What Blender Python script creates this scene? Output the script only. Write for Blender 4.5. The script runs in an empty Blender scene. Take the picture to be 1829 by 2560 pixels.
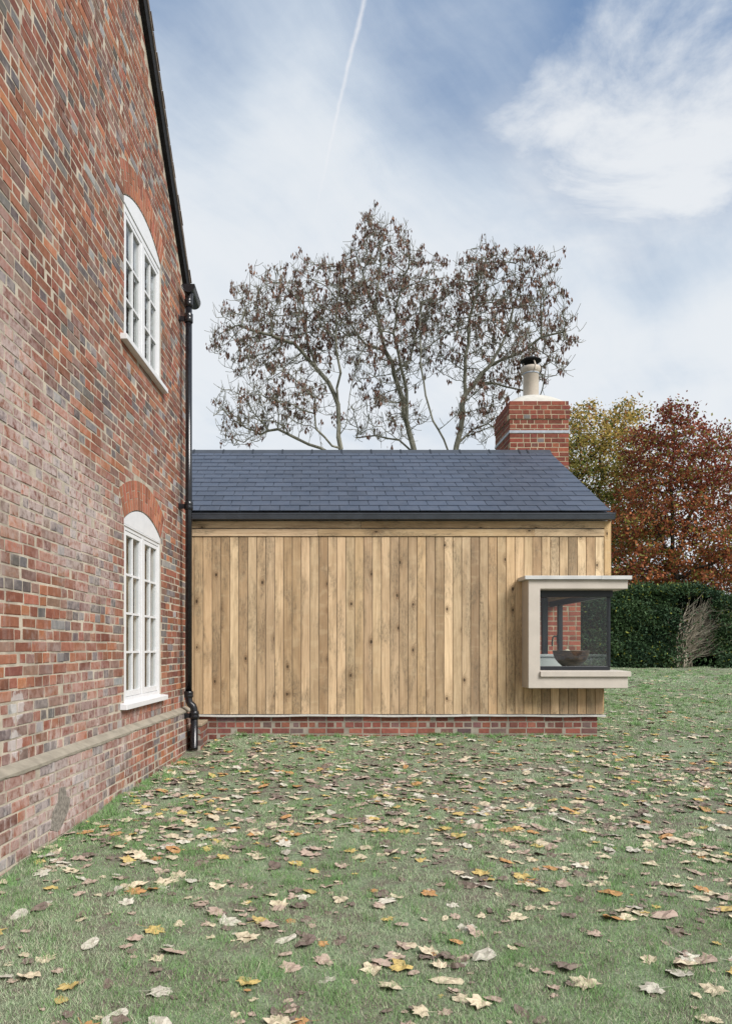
import bpy, math, random
import numpy as np
from mathutils import Vector, Matrix
from mathutils.geometry import tessellate_polygon

random.seed(7); rng = np.random.default_rng(7)
scene = bpy.context.scene
col = scene.collection
R = math.radians

# ------------------------------------------------------------------ camera
F, PX, PY, CZ = 1800.0, 786.0, 1622.0, 1.30      # focal length and principal point (pixels of the 1829 x 2560 photograph)
cam_data = bpy.data.cameras.new('camera'); cam = bpy.data.objects.new('camera', cam_data); col.objects.link(cam)
cam.location = (0, 0, CZ); cam.rotation_euler = (R(90), 0, 0)
cam_data.sensor_fit = 'VERTICAL'; cam_data.sensor_height = 36.0
cam_data.lens = 36.0 * F / 2560
cam_data.shift_x = (914.5 - PX) / 2560; cam_data.shift_y = (PY - 1280) / 2560
cam_data.clip_end = 5000; cam_data.clip_start = 0.05
scene.camera = cam
scene.render.resolution_x = 731; scene.render.resolution_y = 1024

# ------------------------------------------------------------------ world, sun, exposure
EXPO = 1.2
SUN_EL, SUN_AZ = 42.0, 136.0          # azimuth clockwise from +Y: behind the camera, to its right
scene.render.engine = 'CYCLES'
scene.view_settings.view_transform = 'Standard'; scene.view_settings.look = 'None'
scene.view_settings.exposure = EXPO; scene.view_settings.gamma = 1.0
scene.view_settings.use_curve_mapping = False

def pdir(x, y):
    return Vector(((x - PX) / F, 1.0, (PY - y) / F)).normalized()

class NT:
    """short-hand for node trees"""
    def __init__(s, tree): s.t = tree; s.n = tree.nodes; s.l = tree.links
    def new(s, kind, **kw):
        n = s.n.new(kind)
        for k, v in kw.items():
            if hasattr(n, k): setattr(n, k, v)
        return n
    def put(s, sock, v):
        if hasattr(v, 'is_output') or isinstance(v, bpy.types.NodeSocket): s.l.new(v, sock)
        else: sock.default_value = v
    def math(s, op, a, b=0.0, c=0.0, clamp=False):
        n = s.n.new('ShaderNodeMath'); n.operation = op; n.use_clamp = clamp
        s.put(n.inputs[0], a); s.put(n.inputs[1], b); s.put(n.inputs[2], c)
        return n.outputs[0]
    def vmath(s, op, a, b=(0, 0, 0)):
        n = s.n.new('ShaderNodeVectorMath'); n.operation = op
        s.put(n.inputs[0], a); s.put(n.inputs[1], b)
        return n.outputs['Value'] if op in ('DOT_PRODUCT', 'LENGTH', 'DISTANCE') else n.outputs[0]
    def mix(s, f, a, b, mode='MIX'):
        n = s.n.new('ShaderNodeMix'); n.data_type = 'RGBA'; n.blend_type = mode; n.clamp_factor = True
        s.put(n.inputs[0], f); s.put(n.inputs[6], a); s.put(n.inputs[7], b)
        return n.outputs[2]
    def noise(s, vec, scale, detail=4, rough=0.55, dist=0.0):
        n = s.n.new('ShaderNodeTexNoise'); s.put(n.inputs['Vector'], vec)
        n.inputs['Scale'].default_value = scale; n.inputs['Detail'].default_value = detail
        n.inputs['Roughness'].default_value = rough; n.inputs['Distortion'].default_value = dist
        return n.outputs['Fac']
    def step(s, v, a, b):
        n = s.n.new('ShaderNodeMapRange'); n.interpolation_type = 'SMOOTHSTEP'
        s.put(n.inputs[0], v); n.inputs[1].default_value = a; n.inputs[2].default_value = b
        return n.outputs[0]
    def ramp(s, v, stops):
        n = s.n.new('ShaderNodeValToRGB'); s.put(n.inputs[0], v)
        e = n.color_ramp.elements
        while len(e) < len(stops): e.new(0.5)
        for q, (p, c) in zip(e, stops): q.position = p; q.color = (*c, 1)
        return n.outputs[0]
    def mapping(s, vec, scale=(1, 1, 1), rot=(0, 0, 0), loc=(0, 0, 0)):
        n = s.n.new('ShaderNodeMapping'); s.put(n.inputs[0], vec)
        n.inputs['Scale'].default_value = scale; n.inputs['Rotation'].default_value = rot; n.inputs['Location'].default_value = loc
        return n.outputs[0]

def srgb(r, g, b):
    f = lambda c: (c / 12.92 if c <= 0.04045 else ((c + 0.055) / 1.055) ** 2.4)
    return tuple(f(v / 255.0) for v in (r, g, b))

world = bpy.data.worlds.new('World'); scene.world = world; world.use_nodes = True
w = NT(world.node_tree)
for n in list(w.n): w.n.remove(n)
BGS = 0.06
def skycol(r, g, b):                                       # a displayed colour -> the value the background needs
    return tuple(c / (2 ** EXPO) / BGS for c in srgb(r, g, b)) + (1,)
wout = w.new('ShaderNodeOutputWorld'); bg = w.new('ShaderNodeBackground'); bg.inputs[1].default_value = BGS
tc = w.new('ShaderNodeTexCoord'); dv = tc.outputs['Generated']
sky = w.new('ShaderNodeTexSky'); sky.sky_type = 'NISHITA'; sky.sun_disc = False
sky.sun_elevation = R(SUN_EL); sky.sun_rotation = R(SUN_AZ); sky.air_density = 1.0; sky.dust_density = 2.0; sky.ozone_density = 1.0
sep = w.new('ShaderNodeSeparateXYZ'); w.l.new(dv, sep.inputs[0])
den = w.math('ADD', w.math('MAXIMUM', sep.outputs[2], 0.0), 0.22)
comb = w.new('ShaderNodeCombineXYZ')
w.l.new(w.math('DIVIDE', sep.outputs[0], den), comb.inputs[0]); w.l.new(w.math('DIVIDE', sep.outputs[1], den), comb.inputs[1])
lay = comb.outputs[0]                                      # a flat cloud layer seen in perspective
warp = w.new('ShaderNodeTexNoise'); w.l.new(lay, warp.inputs['Vector']); warp.inputs['Scale'].default_value = 1.3; warp.inputs['Detail'].default_value = 3
layw = w.vmath('ADD', lay, w.vmath('MULTIPLY', w.vmath('SUBTRACT', warp.outputs['Color'], (0.5, 0.5, 0.5)), (0.32, 0.32, 0.0)))
sdir_, sper_ = (math.sin(R(40)), math.cos(R(40)), 0), (math.cos(R(40)), -math.sin(R(40)), 0)
cs = w.new('ShaderNodeCombineXYZ'); w.l.new(w.math('MULTIPLY', w.vmath('DOT_PRODUCT', layw, sdir_), 0.55), cs.inputs[0]); w.l.new(w.math('MULTIPLY', w.vmath('DOT_PRODUCT', layw, sper_), 2.6), cs.inputs[1])
streak = w.noise(cs.outputs[0], 1.5, 9, 0.6)
puff = w.noise(w.mapping(layw, (1, 1, 1), (0, 0, 0), (3.1, 1.7, 0)), 2.4, 10, 0.6)
def blob(x, y, rad, amp):
    d = w.vmath('DOT_PRODUCT', dv, tuple(pdir(x, y)))
    return w.math('MULTIPLY', w.step(d, math.cos(rad * 1.25), math.cos(rad * 0.12)), amp)
bias = None
for b in ((430, 330, .26, .12), (700, 480, .28, .08), (1330, 170, .17, -.07), (1790, 10, .16, -.34), (850, 60, .20, -.13),
          (1690, 600, .08, -.14), (390, 10, .14, -.22), (1100, 500, .22, .08), (1150, 30, .18, -.12)):
    v = blob(*b); bias = v if bias is None else w.math('ADD', bias, v)
fluff = w.noise(w.mapping(layw, (1, 1, 1), (0, 0, 0), (1.3, 4.4, 0)), 3.1, 11, 0.62, 0.4)
patch = w.math('ADD', w.math('ADD', blob(1660, 270, .17, .62), blob(1500, 430, .15, .34)), w.math('MULTIPLY', w.math('SUBTRACT', fluff, 0.5), 2.6))
patch = w.step(patch, 0.12, 1.05)
low = w.math('MULTIPLY', w.step(sep.outputs[2], 0.74, 0.18), 0.32)
dens = w.math('ADD', w.math('ADD', w.math('MULTIPLY', streak, 0.75), w.math('MULTIPLY', puff, 0.65)), w.math('ADD', bias, low))
mask = w.math('MAXIMUM', w.step(dens, 0.26, 0.96), w.math('MULTIPLY', patch, 0.95))
cloud = w.mix(w.math('MAXIMUM', w.math('MULTIPLY', w.step(dens, 0.70, 1.1), 0.8), patch), skycol(213, 224, 236), skycol(240, 243, 246))
hz = w.step(sep.outputs[2], 0.62, 0.10)
blue = w.mix(0.75, sky.outputs[0], skycol(122, 153, 194))
blue = w.mix(w.math('MULTIPLY', hz, 0.9), blue, skycol(211, 225, 238))
skc = w.mix(w.math('MULTIPLY', mask, 0.95), blue, cloud)
# the vapour trail: a thin arc of sky
c0, c1 = pdir(922, -40), pdir(829, 350)
nrm = c0.cross(c1).normalized(); mid = (c0 + c1).normalized(); along = (c1 - c0).normalized()
tn = w.noise(dv, 55, 4, 0.6)
al = w.vmath('DOT_PRODUCT', w.vmath('SUBTRACT', dv, tuple(mid)), tuple(along))
bow = w.math('MULTIPLY', w.math('MULTIPLY', al, al), 0.16)
off = w.math('ABSOLUTE', w.math('ADD', w.math('ADD', w.vmath('DOT_PRODUCT', dv, tuple(nrm)), w.math('MULTIPLY', w.math('SUBTRACT', tn, 0.5), 0.0045)), w.math('SUBTRACT', bow, 0.001)))
wid = w.math('ADD', 0.0030, w.math('MULTIPLY', al, -0.009))
trail = w.math('SUBTRACT', 1.0, w.math('DIVIDE', off, w.math('MAXIMUM', wid, 0.0018)), clamp=True)
trail = w.math('MULTIPLY', trail, w.math('MULTIPLY', w.step(al, 0.19, 0.0), w.step(w.vmath('DOT_PRODUCT', dv, tuple(mid)), 0.90, 0.95)))
trail = w.math('MULTIPLY', trail, w.math('ADD', 0.45, w.noise(dv, 120, 3)))
skc = w.mix(w.math('MULTIPLY', trail, 0.65, clamp=True), skc, skycol(240, 241, 245))
w.l.new(skc, bg.inputs[0]); w.l.new(bg.outputs[0], wout.inputs[0])

sl = bpy.data.lights.new('sun', 'SUN'); sun = bpy.data.objects.new('sun', sl); col.objects.link(sun)
sl.energy = 2.1; sl.angle = R(28); sl.color = (1.0, 0.965, 0.92)
sd = Vector((math.sin(R(SUN_AZ)) * math.cos(R(SUN_EL)), math.cos(R(SUN_AZ)) * math.cos(R(SUN_EL)), math.sin(R(SUN_EL))))
sun.rotation_euler = sd.to_track_quat('Z', 'Y').to_euler(); sun.location = (10, -10, 20)

# ------------------------------------------------------------------ helpers
def at(x, y, D):                                           # photograph pixel + depth -> world point
    return Vector(((x - PX) * D / F, D, CZ + (PY - y) * D / F))

def tag(o, label=None, cat=None, group=None, kind=None):
    if label: o['label'] = label
    if cat: o['category'] = cat
    if group: o['group'] = group
    if kind: o['kind'] = kind
    return o

def empty(name, loc=(0, 0, 0), rz=0.0, parent=None):
    o = bpy.data.objects.new(name, None); col.objects.link(o); o.location = loc; o.rotation_euler = (0, 0, rz)
    o.empty_display_size = 0.2
    if parent: o.parent = parent
    return o

class MB:
    def __init__(s): s.v = []; s.f = []; s.c = []
    def add(s, vs, fs, c=None):
        b = len(s.v); s.v += [tuple(p) for p in vs]; s.f += [tuple(i + b for i in f) for f in fs]
        s.c += [c if c else (1, 1, 1, 0.5)] * len(vs)
        return s
    def box(s, x0, x1, y0, y1, z0, z1, c=None):
        return s.add([(x0, y0, z0), (x1, y0, z0), (x1, y1, z0), (x0, y1, z0), (x0, y0, z1), (x1, y0, z1), (x1, y1, z1), (x0, y1, z1)],
                     [(0, 3, 2, 1), (4, 5, 6, 7), (0, 1, 5, 4), (1, 2, 6, 5), (2, 3, 7, 6), (3, 0, 4, 7)], c)
    def prism(s, pts, axis, a, b, c=None):                 # pts: counter-clockwise 2D outline, extruded along an axis
        def P(p, t): return {'x': (t, p[0], p[1]), 'y': (p[0], t, p[1]), 'z': (p[0], p[1], t)}[axis]
        n = len(pts)
        return s.add([P(p, a) for p in pts] + [P(p, b) for p in pts],
                     [tuple(range(n))[::-1], tuple(range(n, 2 * n))] + [(i, (i + 1) % n, n + (i + 1) % n, n + i) for i in range(n)], c)
    def tube(s, pts, rad, n=12, c=None, cap=True):
        pts = [Vector(p) for p in pts]
        if not hasattr(rad, '__len__'): rad = [rad] * len(pts)
        vs = []; prev = None
        for i, p in enumerate(pts):
            d = (pts[min(i + 1, len(pts) - 1)] - pts[max(i - 1, 0)]).normalized()
            if prev is None: a = d.orthogonal().normalized()
            else: a = (prev - d * prev.dot(d)).normalized()
            prev = a; b = d.cross(a)
            for k in range(n):
                t = 2 * math.pi * k / n
                vs.append(p + (a * math.cos(t) + b * math.sin(t)) * rad[i])
        fs = [(i * n + k, i * n + (k + 1) % n, (i + 1) * n + (k + 1) % n, (i + 1) * n + k) for i in range(len(pts) - 1) for k in range(n)]
        if cap: fs += [tuple(range(n))[::-1], tuple(range((len(pts) - 1) * n, len(pts) * n))]
        return s.add(vs, fs, c)
    def lathe(s, prof, centre, n=32, c=None):              # prof: (radius, z) from the bottom up
        cx, cy = centre; vs = []
        for r_, z in prof:
            for k in range(n):
                t = 2 * math.pi * k / n; vs.append((cx + r_ * math.cos(t), cy + r_ * math.sin(t), z))
        fs = [(i * n + k, i * n + (k + 1) % n, (i + 1) * n + (k + 1) % n, (i + 1) * n + k) for i in range(len(prof) - 1) for k in range(n)]
        return s.add(vs, fs, c)
    def build(s, name, mat, parent=None, smooth=False, bevel=0.0):
        me = bpy.data.meshes.new(name); me.from_pydata(s.v, [], s.f)
        a = me.color_attributes.new('tint', 'FLOAT_COLOR', 'POINT')
        a.data.foreach_set('color', np.array(s.c, dtype=np.float32).ravel())
        me.materials.append(mat)
        if smooth: me.shade_smooth()
        me.update()
        o = bpy.data.objects.new(name, me); col.objects.link(o)
        if parent: o.parent = parent
        if bevel:
            m = o.modifiers.new('bevel', 'BEVEL'); m.width = bevel; m.segments = 2; m.limit_method = 'ANGLE'
        return o

def np_mesh(name, verts, faces, mat, parent=None, tint=None, smooth=False):
    """verts (N,3), faces (M,k) all the same k"""
    me = bpy.data.meshes.new(name); N = len(verts); M, k = faces.shape
    me.vertices.add(N); me.vertices.foreach_set('co', np.asarray(verts, np.float32).ravel())
    me.loops.add(M * k); me.loops.foreach_set('vertex_index', faces.astype(np.int32).ravel())
    me.polygons.add(M); me.polygons.foreach_set('loop_start', np.arange(0, M * k, k, dtype=np.int32))
    me.polygons.foreach_set('loop_total', np.full(M, k, np.int32))
    if smooth: me.polygons.foreach_set('use_smooth', np.ones(M, bool))
    me.update(calc_edges=True)
    if tint is not None:
        a = me.color_attributes.new('tint', 'FLOAT_COLOR', 'POINT')
        a.data.foreach_set('color', np.asarray(tint, np.float32).ravel())
    me.materials.append(mat)
    o = bpy.data.objects.new(name, me); col.objects.link(o)
    if parent: o.parent = parent
    return o

# ------------------------------------------------------------------ materials
def material(name):
    m = bpy.data.materials.new(name); m.use_nodes = True; t = NT(m.node_tree)
    p = m.node_tree.nodes['Principled BSDF']
    return m, t, p
def bump(t, p, h, strength=0.3, dist=0.01):
    b = t.new('ShaderNodeBump'); b.inputs['Strength'].default_value = strength; b.inputs['Distance'].default_value = dist
    t.put(b.inputs['Height'], h); t.l.new(b.outputs[0], p.inputs['Normal'])
def pos(t): return t.new('ShaderNodeNewGeometry').outputs['Position']
def tint(t):
    a = t.new('ShaderNodeAttribute'); a.attribute_name = 'tint'; return a
def spec(p, v):
    p.inputs['Specular IOR Level'].default_value = v

def plain(name, c, rough=0.6, var=0.12, scale=6.0, sp=0.3, bumpy=0.0, bscale=60, metallic=0.0):
    m, t, p = material(name); g = pos(t)
    n = t.noise(g, scale, 5, 0.6)
    a = tuple(max(0, v * (1 - var)) for v in c) + (1,); b = tuple(v * (1 + var) for v in c) + (1,)
    t.put(p.inputs['Base Color'], t.mix(t.step(n, 0.3, 0.7), a, b))
    p.inputs['Roughness'].default_value = rough; spec(p, sp); p.inputs['Metallic'].default_value = metallic
    if bumpy: bump(t, p, t.noise(g, bscale, 4, 0.6), bumpy, 0.004)
    return m

def brick_material(name, old):
    m, t, p = material(name); g = pos(t); a = tint(t)
    fine = t.noise(g, 95, 5, 0.65); midn = t.noise(g, 22, 4, 0.6)
    c = t.mix(t.step(midn, 0.3, 0.75), t.mix(0.42, a.outputs['Color'], (0.06, 0.035, 0.03, 1)), t.mix(0.22, a.outputs['Color'], (0.42, 0.24, 0.17, 1)))
    c = t.mix(0.45, c, a.outputs['Color'])
    c = t.mix(t.math('MULTIPLY', t.step(fine, 0.62, 0.8), 0.4), c, (0.05, 0.03, 0.028, 1))
    if old:
        sp = t.new('ShaderNodeSeparateXYZ'); t.l.new(g, sp.inputs[0])
        eff = t.noise(t.mapping(g, (1, 0.7, 1.0)), 1.05, 5, 0.62, 0.3)
        # lime bloom: a broad pale patch below the windows' mid height, fading upward, and old limewash by the plinth
        hgt = t.math('MULTIPLY', t.step(sp.outputs[2], 4.6, 2.4), t.step(sp.outputs[1], 8.4, 5.2))
        f = t.math('MULTIPLY', t.step(eff, 0.36, 0.58), t.math('MULTIPLY', hgt, t.step(midn, 0.25, 0.6)))
        c = t.mix(t.math('MULTIPLY', f, 0.46), c, (0.47, 0.385, 0.36, 1))
        drip = t.noise(t.mapping(g, (9, 9, 2.2)), 1.6, 5, 0.7)
        lowp = t.step(sp.outputs[2], 1.1, 0.45)
        f2 = t.math('MULTIPLY', t.step(drip, 0.52, 0.62), t.math('ADD', t.math('MULTIPLY', lowp, 0.34), 0.08))
        c = t.mix(f2, c, (0.60, 0.55, 0.52, 1))
        def stain(y0, z0, ry, rz):
            dy = t.math('DIVIDE', t.math('SUBTRACT', sp.outputs[1], y0), ry); dz = t.math('DIVIDE', t.math('SUBTRACT', sp.outputs[2], z0), rz)
            return t.math('SUBTRACT', 1.0, t.math('ADD', t.math('MULTIPLY', dy, dy), t.math('MULTIPLY', dz, dz)))
        chalk = t.math('MAXIMUM', stain(4.7, 2.55, 1.3, .85), t.math('MAXIMUM', stain(5.6, 1.9, 1.0, .7), stain(4.9, .35, .9, .28)))
        chalk = t.step(t.math('ADD', chalk, t.math('MULTIPLY', t.math('SUBTRACT', eff, 0.5), 5.0)), 0.0, 1.3)
        c = t.mix(t.math('MULTIPLY', t.math('MULTIPLY', chalk, t.step(midn, 0.30, 0.62)), 0.62), c, (0.50, 0.42, 0.395, 1))
        lw = t.math('MAXIMUM', stain(4.42, .95, .09, .12), stain(4.40, .72, .10, .09))
        lw = t.step(t.math('ADD', lw, t.math('MULTIPLY', t.math('SUBTRACT', t.noise(g, 12, 4, 0.6), 0.5), 3.0)), 0.0, 0.5)
        c = t.mix(t.math('MULTIPLY', lw, 0.5), c, (0.62, 0.60, 0.58, 1))
        up = t.math('MULTIPLY', t.step(t.noise(g, 3.4, 4, 0.7), 0.54, 0.66), 0.38)
        c = t.mix(up, c, (0.36, 0.31, 0.29, 1))
    t.put(p.inputs['Base Color'], c)
    p.inputs['Roughness'].default_value = 0.88; spec(p, 0.2)
    bump(t, p, t.math('ADD', t.math('MULTIPLY', midn, 0.7), t.math('MULTIPLY', fine, 0.5)), 0.7 if old else 0.35, 0.008)
    return m
M_brick = brick_material('old_brick', True)
M_brick_new = brick_material('new_brick', False)

def mortar_material(name, c, old):
    m, t, p = material(name); g = pos(t)
    n = t.noise(g, 5, 5, 0.65); f = t.noise(g, 120, 4, 0.7)
    k = t.mix(t.step(n, 0.35, 0.7), tuple(v * 0.72 for v in c) + (1,), tuple(v * 1.15 for v in c) + (1,))
    k = t.mix(t.math('MULTIPLY', t.step(f, 0.58, 0.75), 0.6), k, (0.07, 0.06, 0.05, 1))
    t.put(p.inputs['Base Color'], k); p.inputs['Roughness'].default_value = 0.95; spec(p, 0.1)
    bump(t, p, f, 0.6, 0.006)
    return m
M_mortar = mortar_material('lime_mortar', (0.46, 0.40, 0.32), True)
M_mortar_new = mortar_material('sand_mortar', (0.42, 0.345, 0.24), False)
M_mortar_plinth = mortar_material('plinth_mortar', (0.31, 0.28, 0.23), True)

def oak_material():
    m, t, p = material('oak_board'); a = tint(t); g = pos(t)
    r = a.outputs['Alpha']
    offs = t.new('ShaderNodeCombineXYZ'); t.l.new(t.math('MULTIPLY', r, 37.0), offs.inputs[0]); t.l.new(t.math('MULTIPLY', r, 91.0), offs.inputs[2])
    tco = t.new('ShaderNodeTexCoord').outputs['Object']      # board meshes keep the grain along their own z
    q = t.vmath('ADD', tco, offs.outputs[0])
    # knots: sparse cells that bend the grain and darken
    s3 = t.new('ShaderNodeSeparateXYZ'); t.l.new(q, s3.inputs[0])
    flat2 = t.new('ShaderNodeCombineXYZ'); t.l.new(t.math('MULTIPLY', s3.outputs[0], 6.0), flat2.inputs[0]); t.l.new(t.math('MULTIPLY', s3.outputs[2], 3.4), flat2.inputs[1])
    wob = t.noise(t.mapping(q, (9, 9, 9)), 1.0, 3, 0.6)
    vor = t.new('ShaderNodeTexVoronoi'); vor.feature = 'F1'; vor.voronoi_dimensions = '2D'; vor.inputs['Scale'].default_value = 1.0; vor.inputs['Randomness'].default_value = 0.9
    t.l.new(flat2.outputs[0], vor.inputs['Vector'])
    kd = t.math('ADD', vor.outputs['Distance'], t.math('MULTIPLY', t.math('SUBTRACT', wob, 0.5), 0.12))
    pick = t.new('ShaderNodeSeparateColor'); t.l.new(vor.outputs['Color'], pick.inputs[0])
    has = t.step(pick.outputs[0], 0.79, 0.82)
    swirl = t.math('MULTIPLY', t.step(kd, 0.5, 0.0), has)
    bend = t.new('ShaderNodeCombineXYZ'); t.l.new(t.math('MULTIPLY', swirl, 0.06), bend.inputs[0])
    qq = t.vmath('ADD', q, bend.outputs[0])
    grain = t.noise(t.mapping(qq, (48, 48, 1.5)), 1.0, 6, 0.65, 0.8)
    fine = t.noise(t.mapping(qq, (170, 170, 5)), 1.0, 4, 0.6)
    blot = t.noise(t.mapping(q, (5, 5, 1.3)), 1.0, 5, 0.62, 0.8)
    speck = t.noise(t.mapping(qq, (75, 75, 16)), 1.0, 6, 0.8)
    ripple = t.noise(t.mapping(q, (3.0, 3.0, 6)), 1.0, 3, 0.5, 1.6)
    base = a.outputs['Color']
    c = t.mix(t.step(grain, 0.36, 0.64), t.mix(0.32, base, (0.19, 0.11, 0.05, 1)), t.mix(0.10, base, (0.60, 0.46, 0.28, 1)))
    c = t.mix(t.math('MULTIPLY', t.step(fine, 0.52, 0.66), 0.25), c, (0.12, 0.07, 0.03, 1))
    tone = t.noise(t.mapping(q, (2.5, 2.5, 0.9)), 1.0, 4, 0.6, 0.5)
    c = t.mix(t.math('MULTIPLY', t.step(tone, 0.44, 0.62), 0.40), c, (0.24, 0.155, 0.085, 1))
    c = t.mix(t.math('MULTIPLY', t.step(ripple, 0.54, 0.70), 0.20), c, (0.60, 0.48, 0.31, 1))
    grey = t.math('MULTIPLY', t.step(blot, 0.46, 0.60), t.math('ADD', 0.14, t.math('MULTIPLY', t.step(speck, 0.45, 0.60), 0.56)))
    c = t.mix(grey, c, (0.115, 0.092, 0.062, 1))
    ring = t.math('SINE', t.math('MULTIPLY', kd, 60.0))
    c = t.mix(t.math('MULTIPLY', t.math('MULTIPLY', t.step(kd, 0.34, 0.06), has), t.math('ADD', 0.42, t.math('MULTIPLY', ring, 0.20))), c, (0.12, 0.065, 0.03, 1))
    c = t.mix(t.math('MULTIPLY', t.math('MULTIPLY', t.step(kd, 0.10, 0.04), has), 0.85), c, (0.03, 0.018, 0.01, 1))
    # darker damp foot of the boards
    sp = t.new('ShaderNodeSeparateXYZ'); t.l.new(g, sp.inputs[0])
    foot = t.math('MULTIPLY', t.step(sp.outputs[2], 1.1, 0.5), t.math('MULTIPLY', t.step(t.noise(t.mapping(q, (14, 14, 2.5)), 1.0, 4, 0.7), 0.5, 0.72), 0.45))
    c = t.mix(foot, c, (0.17, 0.10, 0.05, 1))
    t.put(p.inputs['Base Color'], c); p.inputs['Roughness'].default_value = 0.72; spec(p, 0.2)
    bump(t, p, t.math('ADD', grain, t.math('MULTIPLY', fine, 0.6)), 0.25, 0.004)
    return m
M_oak = oak_material()

def slate_material():
    m, t, p = material('slate'); a = tint(t); g = pos(t)
    n = t.noise(g, 7, 5, 0.6); f = t.noise(g, 60, 4, 0.6)
    c = t.mix(t.step(n, 0.3, 0.7), a.outputs['Color'], t.mix(0.25, a.outputs['Color'], (0.12, 0.13, 0.16, 1)))
    t.put(p.inputs['Base Color'], c); p.inputs['Roughness'].default_value = 0.42; spec(p, 0.45)
    t.put(p.inputs['Roughness'], t.math('ADD', 0.36, t.math('MULTIPLY', n, 0.2)))
    bump(t, p, f, 0.10, 0.003)
    return m
M_slate = slate_material()
M_mastic = plain('black_verge', (0.012, 0.012, 0.013), 0.8, 0.4, 30, 0.2, 0.6, 50)
M_white = plain('white_paint', (0.66, 0.66, 0.67), 0.38, 0.03, 9, 0.4, 0.08, 90)
M_render = plain('cream_render', (0.50, 0.452, 0.395), 0.9, 0.05, 5, 0.15, 0.25, 160)
M_capping = plain('pale_capping', (0.52, 0.52, 0.51), 0.45, 0.10, 7, 0.4)
M_iron = plain('black_iron', (0.010, 0.010, 0.012), 0.22, 0.3, 25, 0.55, 0.22, 25)
M_gutter = plain('grey_gutter', (0.042, 0.048, 0.060), 0.36, 0.15, 8, 0.5)
M_frame = plain('anthracite_frame', (0.012, 0.014, 0.018), 0.35, 0.1, 10, 0.5)
M_lead = plain('lead_flashing', (0.33, 0.36, 0.40), 0.5, 0.15, 14, 0.4, 0.2, 30)
M_ledge = plain('mortar_weathering', (0.28, 0.25, 0.20), 0.95, 0.18, 7, 0.1, 0.12, 90)
M_cement = plain('old_cement', (0.23, 0.205, 0.175), 0.95, 0.35, 40, 0.1, 0.9, 90)
M_stone = plain('stone_slab', (0.30, 0.24, 0.17), 0.9, 0.2, 12, 0.1, 0.6, 60)
M_flue = plain('flue_enamel', (0.47, 0.41, 0.34), 0.45, 0.05, 6, 0.4)
M_flaunch = plain('flaunching', (0.50, 0.48, 0.43), 0.9, 0.08, 9, 0.1, 0.4, 60)
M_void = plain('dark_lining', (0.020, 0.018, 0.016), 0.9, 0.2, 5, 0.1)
M_plaster = plain('white_plaster', (0.55, 0.54, 0.51), 0.8, 0.04, 4, 0.2)
M_curtain = plain('linen_curtain', (0.34, 0.29, 0.21), 0.9, 0.1, 8, 0.1, 0.2, 200)
M_strip = plain('drip_strip', (0.55, 0.54, 0.51), 0.45, 0.10, 12, 0.3)
M_sofa = plain('grey_wool', (0.07, 0.08, 0.09), 0.95, 0.2, 30, 0.1)
M_cabinet = plain('cabinet_white', (0.58, 0.61, 0.60), 0.5, 0.04, 5, 0.3)
M_tile_edge = plain('clay_tile', (0.15, 0.12, 0.10), 0.9, 0.3, 10, 0.1)

def glass_material():
    m, t, p = material('glass'); t.n.remove(p)
    tr = t.new('ShaderNodeBsdfTransparent'); tr.inputs[0].default_value = (0.92, 0.95, 0.94, 1)
    gl = t.new('ShaderNodeBsdfGlossy'); gl.inputs['Roughness'].default_value = 0.0
    fr = t.new('ShaderNodeFresnel'); t.put(fr.inputs[0], t.math('ADD', 1.52, t.math('MULTIPLY', t.new('ShaderNodeNewGeometry').outputs['Backfacing'], 1 / 1.52 - 1.52)))
    b = t.new('ShaderNodeBump'); b.inputs['Strength'].default_value = 0.06; b.inputs['Distance'].default_value = 0.01
    t.put(b.inputs['Height'], t.noise(pos(t), 5, 2)); t.l.new(b.outputs[0], gl.inputs['Normal'])
    mx = t.new('ShaderNodeMixShader'); t.l.new(t.math('MULTIPLY', fr.outputs[0], 1.15, clamp=True), mx.inputs[0]); t.l.new(tr.outputs[0], mx.inputs[1]); t.l.new(gl.outputs[0], mx.inputs[2])
    t.l.new(mx.outputs[0], t.n['Material Output'].inputs[0])
    return m
M_glass = glass_material()

def wood_bowl():
    m, t, p = material('dark_bowl_wood'); g = pos(t)
    n = t.noise(t.mapping(g, (8, 8, 70)), 1.0, 5, 0.65, 0.4); s_ = t.noise(g, 16, 3)
    c = t.mix(t.step(n, 0.35, 0.7), (0.022, 0.012, 0.008, 1), (0.11, 0.06, 0.035, 1))
    t.put(p.inputs['Base Color'], t.mix(t.step(s_, 0.5, 0.7), c, (0.02, 0.012, 0.01, 1))); p.inputs['Roughness'].default_value = 0.5
    bump(t, p, n, 0.4, 0.004)
    return m
M_bowl = wood_bowl()

def foliage(name, sub=0.25, upright=False):
    m, t, p = material(name); a = tint(t)
    t.l.new(a.outputs['Color'], p.inputs['Base Color']); p.inputs['Roughness'].default_value = 0.65; spec(p, 0.2)
    if upright:                                            # soft lawn shading: blades lean every way, so their mean normal points up
        ng = t.new('ShaderNodeNewGeometry').outputs['Normal']
        nn = t.vmath('NORMALIZE', t.vmath('ADD', t.vmath('MULTIPLY', ng, (0.35, 0.35, 0.35)), (0, 0, 0.8)))
        t.l.new(nn, p.inputs['Normal'])
    tl = t.new('ShaderNodeBsdfTranslucent'); t.l.new(a.outputs['Color'], tl.inputs[0])
    mx = t.new('ShaderNodeMixShader'); mx.inputs[0].default_value = sub
    t.l.new(p.outputs[0], mx.inputs[1]); t.l.new(tl.outputs[0], mx.inputs[2]); t.l.new(mx.outputs[0], t.n['Material Output'].inputs[0])
    return m
M_leaf = foliage('leaf', 0.35); M_grass = foliage('grass_blade', 0.25, True); M_yew = foliage('yew', 0.1); M_keys = foliage('ash_keys', 0.15)
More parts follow.
